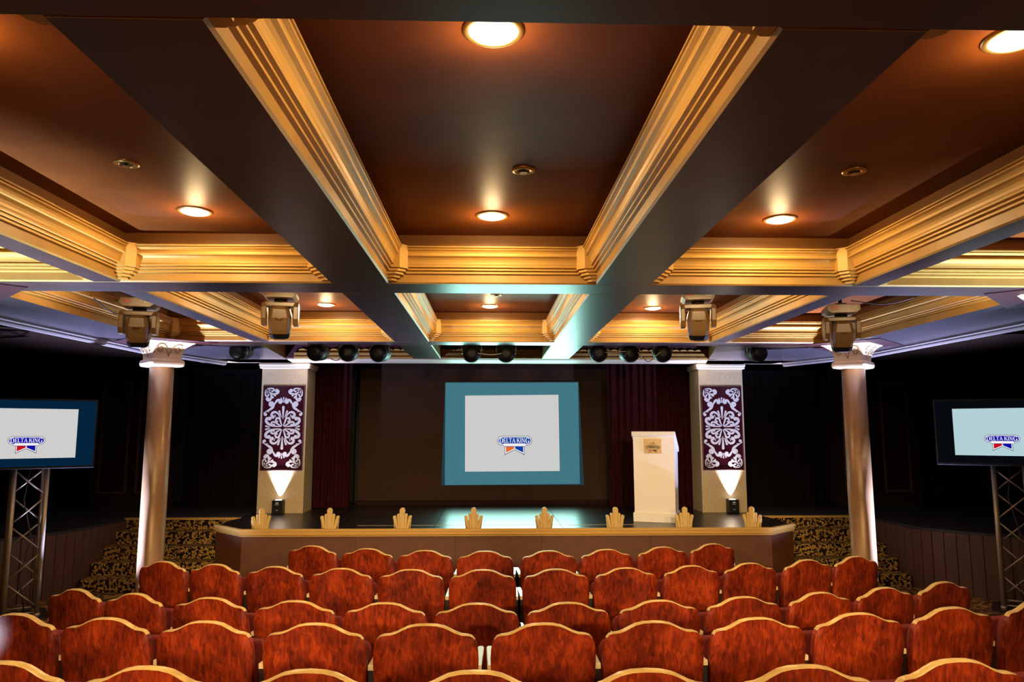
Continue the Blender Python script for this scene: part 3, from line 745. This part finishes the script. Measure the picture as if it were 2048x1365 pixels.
# ------------------------------------------------------------------ TVs on truss stands
def truss(cx, cy, rz, lab):
    t = thing('truss_stand', lab, 'truss', (cx, cy, 0), rz)
    a = 0.145; H = 1.60
    for sx in (-1, 1):
        for sy in (-1, 1):
            b = MB(); b.tube([(sx * a, sy * a, 0.01), (sx * a, sy * a, H)], 0.025, MT['steel'], 12); b.build('chord', t)
            b = MB(); b.lathe([(0.032, 0.01), (0.032, 0.05)], MT['steel'], Matrix.Translation((sx * a, sy * a, 0)), 12); b.build('coupler', t)
    for f_ in range(4):
        RF = Matrix.Rotation(f_ * PI / 2, 4, 'Z'); n = 5; dz = (H - 0.16) / n
        for k in range(n):
            z0 = 0.10 + k * dz; sg = 1 if (k + f_) % 2 else -1
            b = MB(); b.tube([(-sg * a, -a, z0 + 0.01), (sg * a, -a, z0 + dz - 0.01)], 0.009, MT['steel'], 6, RF); b.build('brace', t)
        b = MB(); b.tube([(-a, -a, 0.06), (a, -a, 0.06)], 0.009, MT['steel'], 6, RF); b.build('brace', t)
        b = MB(); b.tube([(-a, -a, H - 0.03), (a, -a, H - 0.03)], 0.009, MT['steel'], 6, RF); b.build('brace', t)
    b = MB(); b.box((-0.26, -0.26, 0.0), (0.26, 0.26, 0.012), MT['iron']); b.build('base_plate', t)
    b = MB(); b.tube([(0.02, 0.12, H), (-0.03, 0.05, 1.2), (0.06, 0.0, 0.8), (-0.02, -0.03, 0.4), (0.05, 0.02, 0.03)], 0.006, MT['dark_cable'], 6); b.build('hanging_cable', t)
    return t
def tv(cx, cy, cz, rz, white, border, lab):
    t = thing('flat_screen_tv', lab, 'television', (cx, cy, cz), rz)
    b = MB(); b.box((-0.63, -0.005, -0.365), (0.63, 0.05, 0.365), MT['plastic_bk']); b.build('bezel', t, bevel=0.006)
    b = MB(); flat(b, [R4(-0.612, -0.340, 0.612, 0.345)], border, Matrix.Identity(4), 0.0065); b.build('screen_surround', t, recalc=False)
    b = MB(); flat(b, [R4(-0.445, -0.255, 0.445, 0.258)], white, Matrix.Identity(4), 0.009); sl = b.build('lit_slide', t, recalc=False)
    emblem(sl, Matrix.Translation((0.0, -0.009, -0.072)), 0.325, MT['lo_navy'], MT['lo_white'], MT['tv_lblue'], MT['tv_lred'], MT['tv_lblue'], MT['lo_white'])
    b = MB(); b.box((-0.20, 0.05, -0.30), (0.20, 0.12, 0.15), MT['iron']); b.build('wall_bracket', t)
    return t
RT = math.radians(36)
truss(-4.95, 8.06, RT, 'silver box truss stand holding up the left television')
truss(5.80, 8.06, -RT, 'silver box truss stand holding up the right television')
tv(-4.80, 7.72, 1.915, RT, MT['tv_white_l'], MT['tv_blue'], 'flat television with blue surround and emblem slide at the left edge')
tv(5.55, 7.78, 1.930, -RT, MT['tv_white_r'], MT['tv_dark'], 'flat television with black surround and emblem slide at the right edge')

# ------------------------------------------------------------------ lectern
lc = thing('lectern', 'white wooden lectern with a bronze plaque on the right of the stage', 'lectern', (2.235, 9.86, ZS), math.radians(-20))
LW, LD = 0.265, 0.21
b = MB(); b.loft([[(-LW, -LD, 0.09), (LW, -LD, 0.09), (LW, LD, 0.09), (-LW, LD, 0.09)], [(-LW * 1.02, -LD, 1.13), (LW * 1.02, -LD, 1.13), (LW * 1.02, LD, 0.92), (-LW * 1.02, LD, 0.92)]], MT['cream']); b.build('body', lc)
b = MB(); b.box((-LW - 0.018, -LD - 0.018, 0), (LW + 0.018, LD + 0.018, 0.12), MT['cream']); b.build('plinth', lc, bevel=0.006)
b = MB(); q = 0.022
b.loft([[(-LW - q, -LD - q, 1.125), (LW + q, -LD - q, 1.125), (LW + q, LD + q, 0.905), (-LW - q, LD + q, 0.905)], [(-LW - q, -LD - q, 1.185), (LW + q, -LD - q, 1.185), (LW + q, LD + q, 0.965), (-LW - q, LD + q, 0.965)]], MT['cream']); b.build('sloping_top', lc, bevel=0.006)
b = MB(); b.box((-0.125, -LD - 0.010, 0.895), (0.105, -LD + 0.002, 1.085), MT['bronze']); pq = b.build('plaque', lc)
emblem(pq, Matrix.Translation((-0.010, -LD - 0.010, 0.975)), 0.195, MT['bronze_dark'], MT['bronze'], MT['bronze_dark'], MT['bronze_red'], MT['bronze_dark'], MT['bronze'])
b = MB(); S_ = []
for (u0, v0, u1, v1) in ((-0.05, 0, 0.05, 0.004), (-0.035, 0.010, 0.035, 0.013), (-0.02, 0.019, 0.02, 0.022), (-0.026, 0, -0.023, 0.03), (0.006, 0, 0.009, 0.034), (0.014, 0, 0.017, 0.034)): S_.append(R4(u0, v0, u1, v1))
flat(b, S_, MT['bronze_dark'], Matrix.Translation((-0.010, -LD - 0.0112, 1.012))); b.build('steamboat_mark', pq, recalc=False)

# ------------------------------------------------------------------ footlight shells
def make_shell(loc):
    t = thing('footlight_shell', 'x', 'footlight', loc, 0, 'gold shell footlights along the stage edge')
    b = MB()
    def stave(x0, xt, w0, w1, h, y, lean=0.0):
        P = [(x0 - w0, 0), (x0 + w0, 0), (xt + w1, h - w1)] + [(xt + w1 * math.cos(a), h - w1 + w1 * math.sin(a)) for a in (PI * k / 6 for k in range(1, 6))] + [(xt - w1, h - w1)]
        n_ = MB(); n_.prism(P, 0, 0.035, MT['shell'], Matrix(((1, 0, 0, 0), (0, 0, 1, y), (0, 1, 0, 0), (0, 0, 0, 1)))); return n_
    for nm, a in (('centre_stave', (0, 0, 0.024, 0.034, 0.262, -0.075)), ('inner_stave', (-0.034, -0.045, 0.016, 0.020, 0.19, -0.06)), ('inner_stave', (0.034, 0.045, 0.016, 0.020, 0.19, -0.06)),
                  ('outer_stave', (-0.058, -0.094, 0.016, 0.022, 0.165, -0.045)), ('outer_stave', (0.058, 0.094, 0.016, 0.022, 0.165, -0.045)),
                  ('side_fin', (-0.085, -0.096, 0.012, 0.014, 0.12, -0.02)), ('side_fin', (0.085, 0.096, 0.012, 0.014, 0.12, -0.02))):
        stave(*a).build(nm, t, bevel=0.005)
    b = MB(); b.prism([(-0.09, -0.02), (0.09, -0.02), (0.09, 0.05), (0.06, 0.08), (-0.06, 0.08), (-0.09, 0.05)], 0, 0.10, MT['shell']); b.build('lamp_box', t)
    return t
FX = [-2.80, -1.955, -1.075, -0.205, 0.665, 1.540, 2.400, 3.265]
ords = ['first', 'second', 'third', 'fourth', 'fifth', 'sixth', 'seventh', 'eighth', 'ninth', 'tenth', 'eleventh', 'twelfth']
sh0 = None
for i, x in enumerate(FX):
    y = 9.13
    if sh0 is None: sh0 = make_shell((x, y, ZS)); o = sh0
    else: o = dup(sh0, (x, y, ZS), 0)
    o.rotation_euler = (0, 0, (0.55 if i == 0 else -0.55 if i == 7 else 0.12 * (1 - x / 1.5) * 0.3))
    o['label'] = 'gold shell-shaped footlight, %s from the left along the stage edge' % ords[i]

# ------------------------------------------------------------------ theatre seats
def outline(hw=0.264, zt=0.87):
    half = [(0, 0), (.05, .002), (.09, .010), (.12, .023), (.148, .037), (.178, .047), (.210, .050), (.231, .056), (.246, .072), (.256, .096), (.2615, .13), (.264, .18), (.260, .26), (.254, .34), (.250, .44), (.246, .56)]
    R = [(x * hw / 0.264, zt - d) for x, d in half]
    return [(-x, z) for x, z in R[::-1]] + R[1:]
OUT = outline()
NTOP = 8      # points each side of the peak that carry the pale edge
def lean(x, y, z):     # recline and a shallow horizontal curve
    return (x, y + (0.87 - z) * 0.15 + 0.02 * (1 - (x / 0.264) ** 2), z)
def make_seat(z_extra=0.0):
    t = thing('theatre_seat', 'x', 'theatre seat')
    n = len(OUT); c = n // 2
    cz, cx = 0.6, 0.0
    def inset(i, d):
        (x0, z0), (x1, z1) = OUT[max(i - 1, 0)], OUT[min(i + 1, n - 1)]
        tx, tz = x1 - x0, z1 - z0; l = math.hypot(tx, tz); nx, nz = tz / l, -tx / l
        return (OUT[i][0] + nx * -d, OUT[i][1] + nz * -d) if True else None
    def wdt(i):
        k = abs(i - c)
        return 0.0065 if k <= 5 else max(0.0008, 0.0065 * (NTOP - k) / 3.0)
    # outline runs left to right over the top: outward normal is (-dz, dx) -> up
    def ins(i, d):
        (x0, z0), (x1, z1) = OUT[max(i - 1, 0)], OUT[min(i + 1, n - 1)]
        tx, tz = x1 - x0, z1 - z0; l = math.hypot(tx, tz); ox, oz = -tz / l, tx / l
        return (OUT[i][0] - ox * d, OUT[i][1] - oz * d)
    th = 0.030
    rear = []; edge_r = []; edge_f = []
    for i in range(n):
        d = wdt(i); x, z = ins(i, d)
        rear.append(lean(x, 0.0, z)); edge_r.append(lean(OUT[i][0], 0.009, OUT[i][1])); edge_f.append(lean(OUT[i][0], th, OUT[i][1]))
    b = MB()
    # rear face as strips across between mirrored points (keeps the curve)
    cols = 7
    for i in range(c):
        j = n - 1 - i; i2, j2 = i + 1, n - 2 - i
        for k in range(cols):
            f0, f1 = k / cols, (k + 1) / cols
            def rp(a, bb, f):
                p, q = rear[a], rear[bb]; x = p[0] + (q[0] - p[0]) * f; z = p[2]; return lean(x, 0.0, z)
            if i2 == j2: b.add([rp(i, j, f0), rp(i, j, f1), rear[c]], [(0, 1, 2)], MT['wood'], smooth=True)
            else: b.add([rp(i, j, f0), rp(i, j, f1), rp(i2, j2, f1), rp(i2, j2, f0)], [(0, 1, 2, 3)], MT['wood'], smooth=True)
    for i in list(range(0, c - NTOP)) + list(range(c + NTOP, n - 1)):
        b.add([rear[i], rear[i + 1], edge_r[i + 1], edge_r[i]], [(0, 1, 2, 3)], MT['wood']); b.add([edge_r[i], edge_r[i + 1], edge_f[i + 1], edge_f[i]], [(0, 1, 2, 3)], MT['wood'])
    front = [lean(p[0], th, p[1]) for p in OUT]
    for i in range(c):
        j = n - 1 - i; i2, j2 = i + 1, n - 2 - i
        b.add([front[i], front[j], front[j2], front[i2]] if i2 != j2 else [front[i], front[j], front[c]], [tuple(range(4 if i2 != j2 else 3))], MT['wood'])
    b.add([rear[0], rear[-1], front[-1], front[0]], [(0, 1, 2, 3)], MT['wood'])
    bp = b.build('backrest', t)
    b = MB()
    for i in range(c - NTOP, c + NTOP):
        b.add([rear[i], rear[i + 1], edge_r[i + 1], edge_r[i]], [(0, 1, 2, 3)], MT['band'], smooth=True)
        b.add([edge_r[i], edge_r[i + 1], edge_f[i + 1], edge_f[i]], [(0, 1, 2, 3)], MT['band'], smooth=True)
    b.build('worn_top_edge', bp)
    # upholstered pad on the front of the back
    b = MB()
    pad = [(x * 0.93, 0.40 + (z - 0.31) * 0.78) for x, z in OUT]
    P0 = [lean(x, th, z) for x, z in pad]; P1 = [lean(x * 0.9, th + 0.055, 0.62 + (z - 0.62) * 0.92) for x, z in pad]
    b.loft([P0, P1], MT['fabric']); b.build('back_cushion', t)
    # tipped-up seat
    b = MB(); rings = []
    for k, (zz, yy) in enumerate(((0.40, 0.155), (0.45, 0.165), (0.58, 0.205), (0.68, 0.245), (0.715, 0.258))):
        hw = 0.230 if k < 4 else 0.205; tk = 0.045 if k in (0, 4) else 0.06
        rr = 0.03
        rings.append([(-hw, yy + rr * 0.3, zz), (-hw + rr, yy, zz), (hw - rr, yy, zz), (hw, yy + rr * 0.3, zz), (hw, yy + tk, zz), (hw - rr, yy + tk + 0.02, zz), (-hw + rr, yy + tk + 0.02, zz), (-hw, yy + tk, zz)])
    b.loft(rings, MT['fabric'], smooth=False); b.build('tip_up_seat', t, bevel=0.012)
    return t
def standard(parent, x):
    b = MB()
    P = [(0.10, 0.0), (0.40, 0.0), (0.40, 0.03), (0.30, 0.06), (0.28, 0.42), (0.36, 0.60), (0.36, 0.635), (0.055, 0.635), (0.06, 0.40), (0.16, 0.30), (0.17, 0.06), (0.10, 0.03)]
    mx = Matrix.Translation((x - 0.014, 0, 0)) @ Matrix(((0, 0, 1, 0), (1, 0, 0, 0), (0, 1, 0, 0), (0, 0, 0, 1)))
    b.prism(P, 0, 0.028, MT['iron'], mx); s_ = b.build('side_standard', parent)
    b = MB(); b.prism([(-0.017, 0.05), (0.017, 0.05), (0.018, 0.36), (0.011, 0.385), (-0.011, 0.385), (-0.018, 0.36)], 0.636, 0.664, MT['arm'], Matrix.Translation((x, 0, 0))); b.build('armrest', s_, bevel=0.003)
ROWS = [
 ('front', 0.0, [(-1.67, 7.056, -20.9), (-1.125, 6.878, -15.2), (-0.588, 6.761, -9.3), (-0.045, 6.702, -3.0), (0.527, 6.705, 3.6), (1.062, 6.769, 9.8), (1.605, 6.892, 15.8), (2.129, 7.068, 21.3)]),
 ('second', 0.0, [(-2.708, 6.266, -17.5), (-2.23, 6.128, -14.7), (-1.713, 6.007, -11.6), (-1.171, 5.913, -8.2), (-0.616, 5.85, -4.7), (-0.058, 5.822, -1.1), (0.516, 5.83, 2.6), (1.073, 5.872, 6.1), (1.615, 5.947, 9.6), (2.125, 6.048, 12.7), (2.662, 6.185, 15.9), (3.152, 6.338, 18.8)]),
 ('third', 0.0, [(-2.833, 5.208, -18.5), (-2.367, 5.064, -15.8), (-1.814, 4.925, -12.4), (-1.239, 4.818, -8.8), (-0.659, 4.747, -5.1), (-0.084, 4.715, -1.3), (0.492, 4.721, 2.4), (1.079, 4.765, 6.2), (1.652, 4.846, 9.8), (2.212, 4.961, 13.3), (2.726, 5.098, 16.5), (3.248, 5.267, 19.5)]),
 ('fourth', 0.097, [(-2.554, 4.129, -12.4), (-2.017, 4.023, -9.9), (-1.471, 3.94, -7.3), (-0.893, 3.88, -4.5), (-0.325, 3.849, -1.7), (0.274, 3.846, 1.2), (0.845, 3.872, 3.9), (1.408, 3.924, 6.7), (1.989, 4.006, 9.4), (2.578, 4.119, 12.2), (3.20, 4.278, 15.2)]),
 ('fifth', 0.265, [(-1.717, 2.728, -8.8), (-1.185, 2.657, -6.5), (-0.616, 2.605, -3.9), (-0.05, 2.579, -1.4), (0.537, 2.579, 1.3), (1.097, 2.604, 3.8), (1.67, 2.655, 6.4), (2.21, 2.727, 8.8)])]
CENTRE = {'front': 3, 'second': 5, 'third': 5, 'fourth': 4, 'fifth': 3}
variants = {}
for kind in ('L', 'LR', 'R'):
    s = make_seat()
    if 'L' in kind: standard(s, -0.275)
    if kind == 'LR': standard(s, 0.262)
    if kind == 'R': standard(s, 0.275)
    variants[kind] = s
kR = make_seat(); standard(kR, -0.262); standard(kR, 0.275); variants['RL'] = kR
used = set()
for name, fz, seats in ROWS:
    k = len(seats)
    for i, (x, y, deg) in enumerate(seats):
        kind = 'LR' if i == CENTRE[name] else 'RL' if i == CENTRE[name] + 1 else 'L' if i < CENTRE[name] else 'R'
        gaps = [math.dist(seats[i][:2], seats[j][:2]) for j in (i - 1, i + 1) if 0 <= j < k]
        sc = max(0.86, min(1.04, min(gaps) / 0.560))
        rz = math.radians(deg)
        # x, y is the peak of the back, the seat's origin lies 2 cm behind it
        loc = (x + 0.02 * math.sin(rz), y - 0.02 * math.cos(rz), fz)
        if kind not in used: o = variants[kind]; used.add(kind); o.location = loc; o.rotation_euler = (0, 0, rz)
        else: o = dup(variants[kind], loc, rz)
        o.scale = (sc, 1, 1)
        where = {'front': 'front row below the stage', 'second': 'second row from the stage', 'third': 'third row from the stage', 'fourth': 'fourth row from the stage', 'fifth': 'nearest row, at the bottom edge'}[name]
        o['label'] = 'red-brown wooden theatre seat, %s from the left in the %s' % (ords[i], where)
        o['group'] = {'front': 'front row theatre seats', 'second': 'second row theatre seats', 'third': 'third row theatre seats', 'fourth': 'fourth row theatre seats', 'fifth': 'nearest row theatre seats'}[name]

# ------------------------------------------------------------------ ceiling fittings
LAMPS = [(0.005, 2.30, 'centre coffer, nearest the camera'), (0.005, 4.425, 'centre coffer, before the first cross beam'), (-0.01, 7.76, 'far centre coffer, toward the stage'),
         (-1.822, 4.384, 'left coffer, before the first cross beam'), (1.842, 4.446, 'right coffer, before the first cross beam'), (1.80, 2.293, 'right coffer, cut by the right edge'),
         (-1.767, 7.718, 'far left coffer, toward the stage'), (1.785, 7.837, 'far right coffer, toward the stage')]
def lamp_light(x, y, k=1.0):
    new_light('downlight_bulb', 'SPOT', (x, y, ZC - 0.055), LAMP_W * k, LAMP_C, 0.06, (0, 0, -1), 179, 0.10)
    new_light('downlight_glow', 'POINT', (x, y, ZC - 0.10), LAMP_W * 0.24 * k, LAMP_C, 0.05)
dl0 = None
for x, y, lab in LAMPS:
    if dl0 is None:
        dl0 = thing('recessed_downlight', 'x', 'ceiling light', (x, y, ZC), 0, 'recessed ceiling downlights')
        b = MB(); b.lathe([(0.105, 0.0), (0.105, -0.004), (0.098, -0.010), (0.086, -0.010), (0.084, -0.004)], MT['brass'], n=32, cap=False); b.build('trim_ring', dl0)
        b = MB(); b.lathe([(0.086, -0.004), (0.078, -0.012), (0.055, -0.020), (0.02, -0.024)], MT['lens'], n=28); b.build('frosted_lens', dl0)
        o = dl0
    else: o = dup(dl0, (x, y, ZC), 0)
    o['label'] = 'round glowing recessed downlight in the ' + lab
    lamp_light(x, y)
for x in (-1.80, 0.0, 1.80): lamp_light(x, 5.75)
for x in (-3.15, 3.40): lamp_light(x, 5.75, 0.55)  # lamps added without fittings to warm the outer coffers
lamp_light(-1.80, 2.3)
sp0 = None
for x, y, lab in ((0.166, 3.618, 'centre coffer between its two downlights'), (-1.845, 3.585, 'left coffer'), (1.886, 3.582, 'right coffer'), (0.055, 7.115, 'far centre coffer')):
    if sp0 is None:
        sp0 = thing('ceiling_sprinkler', 'x', 'sprinkler', (x, y, ZC), 0, 'ceiling sprinklers')
        b = MB(); b.lathe([(0.060, 0.0), (0.060, -0.006), (0.050, -0.010), (0.034, -0.008), (0.032, 0.0)], MT['brass'], n=24, cap=False); b.build('ring', sp0)
        b = MB(); b.lathe([(0.033, -0.001), (0.030, -0.002)], MT['black'], n=20); b.build('recess', sp0)
        b = MB(); b.lathe([(0.006, 0.0), (0.006, -0.014), (0.020, -0.016), (0.020, -0.018)], MT['brass'], n=12); b.build('deflector', sp0)
        o = sp0
    else: o = dup(sp0, (x, y, ZC), 0)
    o['label'] = 'small round brass sprinkler fitting in the ceiling of the ' + lab

# ------------------------------------------------------------------ moving-head lights
def box_oct(b, hx, hy, z0, z1, c, m, mx=None): b.prism([(-hx + c, -hy), (hx - c, -hy), (hx, -hy + c), (hx, hy - c), (hx - c, hy), (-hx + c, hy), (-hx, hy - c), (-hx, -hy + c)], z0, z1, m, mx)
def moving_head(x, y, rz, tilt, top, lab):
    t = thing('moving_head_light', lab, 'stage light', (x, y, top), rz, 'moving head lights hung under the ceiling')
    XZ = Matrix(((1, 0, 0, 0), (0, 0, 1, 0), (0, 1, 0, 0), (0, 0, 0, 1)))
    b = MB(); b.prism([(-0.135, 0), (0.135, 0), (0.15, -0.02), (0.15, -0.055), (0.115, -0.085), (-0.115, -0.085), (-0.15, -0.055), (-0.15, -0.02)], -0.15, 0.15, MT['plastic'], XZ); bs = b.build('base', t, bevel=0.004)
    b = MB(); b.box((-0.115, -0.154, -0.052), (-0.05, -0.149, -0.018), MT['red']); b.build('display', bs)
    b = MB()
    for i in range(3):
        for j in range(2): b.box((0.065 + 0.02 * i, -0.154, -0.05 + 0.018 * j), (0.077 + 0.02 * i, -0.149, -0.038 + 0.018 * j), MT['whiteprint'])
    b.build('button_pad', bs)
    b = MB(); b.lathe([(0.06, -0.085), (0.06, -0.115)], MT['plastic_bk'], n=16); b.build('swivel', t)
    # yoke
    b = MB(); box_oct(b, 0.165, 0.06, -0.155, -0.11, 0.03, MT['plastic']); yk = b.build('yoke_bridge', t, bevel=0.008)
    for sx in (-1, 1):
        b = MB(); b.prism([(-0.055, -0.12), (0.055, -0.12), (0.075, -0.16), (0.075, -0.27), (0.045, -0.33), (-0.045, -0.33), (-0.075, -0.27), (-0.075, -0.16)], 0.118, 0.165, MT['plastic'], Matrix.Scale(sx, 4, (1, 0, 0)) @ Matrix(((0, 0, 1, 0), (1, 0, 0, 0), (0, 1, 0, 0), (0, 0, 0, 1)))); b.build('yoke_arm', t, bevel=0.008)
    mxh = Matrix.Translation((0, 0, -0.265)) @ Matrix.Rotation(tilt, 4, 'X')
    def sec(z, hx, hy, c): return [(-hx + c, -hy, z), (hx - c, -hy, z), (hx, -hy + c, z), (hx, hy - c, z), (hx - c, hy, z), (-hx + c, hy, z), (-hx, hy - c, z), (-hx, -hy + c, z)]
    b = MB(); b.loft([sec(0.125, 0.055, 0.05, 0.02), sec(0.10, 0.085, 0.075, 0.025), sec(0.02, 0.102, 0.09, 0.03), sec(-0.09, 0.098, 0.085, 0.03), sec(-0.135, 0.088, 0.078, 0.03)], MT['plastic'], mxh); hd = b.build('head', t, bevel=0.006)
    b = MB(); b.loft([sec(-0.135, 0.090, 0.080, 0.03), sec(-0.175, 0.080, 0.072, 0.035), sec(-0.185, 0.06, 0.055, 0.03)], MT['plastic_bk'], mxh); b.build('lens_hood', hd)
    b = MB(); b.tube([(-0.030, -0.090, 0.0), (-0.024, -0.097, 0.016), (0.024, -0.097, 0.016), (0.030, -0.090, 0.0), (-0.030, -0.090, 0.0)], 0.004, MT['brass'], 6, mxh); b.build('handle', hd)
    b = MB(); b.tube([(0, 0, 0.0), (0, 0, max(0.02, ZC - top))], 0.018, MT['plastic_bk'], 10)
    b.box((-0.05, -0.03, 0.0), (0.05, 0.03, 0.03), MT['plastic_bk']); b.build('clamp', t)
    return t
moving_head(-1.965, 6.75, math.radians(10), 0.25, 3.245, 'bronze-lit moving head light left of centre under the far ceiling coffers')
moving_head(-3.31, 6.85, math.radians(14), 0.22, 3.17, 'moving head light hanging just left of the left column capital')
moving_head(1.965, 6.75, math.radians(-12), 0.25, 3.245, 'bronze-lit moving head light right of centre under the far ceiling coffers')
moving_head(3.44, 6.95, math.radians(-14), 0.22, 3.16, 'moving head light hanging just left of the right column capital')

# par cans behind the last cross beam, seen from the rear
def make_par(loc, rz):
    t = thing('par_can', 'x', 'stage light', loc, rz, 'par cans along the last cross beam')
    A = Matrix.Rotation(math.radians(-82), 4, 'X')
    b = MB(); b.lathe([(0.03, -0.13), (0.07, -0.125), (0.098, -0.10), (0.108, -0.06), (0.110, 0.14), (0.104, 0.145), (0.104, 0.14)], MT['plastic_bk'], A, 28); b.build('can', t)
    b = MB(); b.lathe([(0.110, -0.058), (0.1125, -0.055), (0.1125, -0.050), (0.110, -0.047)], MT['chrome'], A, 28, cap=False); b.build('rim', t)
    b = MB(); b.tube([(-0.115, 0, 0.0), (-0.122, 0, 0.06), (-0.11, 0, 0.14), (0.11, 0, 0.14), (0.122, 0, 0.06), (0.115, 0, 0.0)], 0.007, MT['chrome'], 6); b.build('yoke', t)
    b = MB(); b.tube([(0, 0, 0.14), (0, 0, ZC - loc[2])], 0.012, MT['plastic_bk'], 8); b.build('hanger', t)
    return t
pars = [(-3.03, 8.82, 2.905, 'far left, over the wing'), (-2.125, 8.9, 2.90, 'first of three left of the centre beams'), (-1.745, 8.9, 2.895, 'second of three left of the centre beams'), (-1.365, 8.9, 2.89, 'third of three left of the centre beams'),
        (-0.235, 8.9, 2.885, 'left one of the pair above the screen'), (0.190, 8.9, 2.885, 'right one of the pair above the screen'), (1.335, 8.9, 2.895, 'first of three right of the centre beams'), (1.72, 8.9, 2.895, 'second of three right of the centre beams'),
        (2.13, 8.9, 2.895, 'third of three right of the centre beams'), (3.30, 8.85, 2.90, 'far right, over the wing')]
p0 = None
for x, y, z, lab in pars:
    if p0 is None: p0 = make_par((x, y, z), random.uniform(-0.2, 0.2)); o = p0
    else: o = dup(p0, (x, y, z), random.uniform(-0.15, 0.15))
    o['label'] = 'black par can stage light seen from behind, ' + lab
def cable(pts, m, lab, r=0.006):
    b = MB(); b.tube([p for p in spline(pts, 6)], r, m, 6); o = b.build('cable'); o['label'] = lab; o['category'] = 'cable'
cable([(-2.05, 8.80, 2.90), (-1.95, 8.80, 2.82), (-1.86, 8.80, 2.79), (-1.76, 8.80, 2.86), (-1.70, 8.80, 2.92)], MT['cable'], 'pale cable drooping between two par cans left of the centre beams')
cable([(-0.16, 8.78, 2.88), (-0.02, 8.78, 2.865), (0.08, 8.78, 2.87), (0.16, 8.78, 2.885)], MT['cable'], 'pale cable linking the pair of par cans above the screen')
cable([(1.80, 8.78, 2.90), (1.86, 8.78, 2.83), (1.93, 8.78, 2.785), (2.02, 8.78, 2.85), (2.10, 8.78, 2.92)], MT['cable'], 'pale cable drooping between two par cans right of the centre beams')
cable([(1.30, 8.78, 2.92), (1.45, 8.78, 2.89), (1.60, 8.78, 2.905), (1.72, 8.78, 2.91)], MT['cable'], 'pale cable running level between par cans right of the centre beams')
cable([(-3.62, 6.3, 3.25), (-3.55, 6.5, 3.12), (-3.47, 6.7, 3.02), (-3.42, 6.85, 3.05)], MT['dark_cable'], 'thin dark cable hanging to the moving head by the left column', 0.005)
cable([(3.55, 6.95, 3.22), (3.8, 6.8, 3.16), (4.0, 6.6, 3.20), (4.08, 6.4, 3.26)], MT['dark_cable'], 'thin dark cable swagging from the moving head by the right column', 0.005)
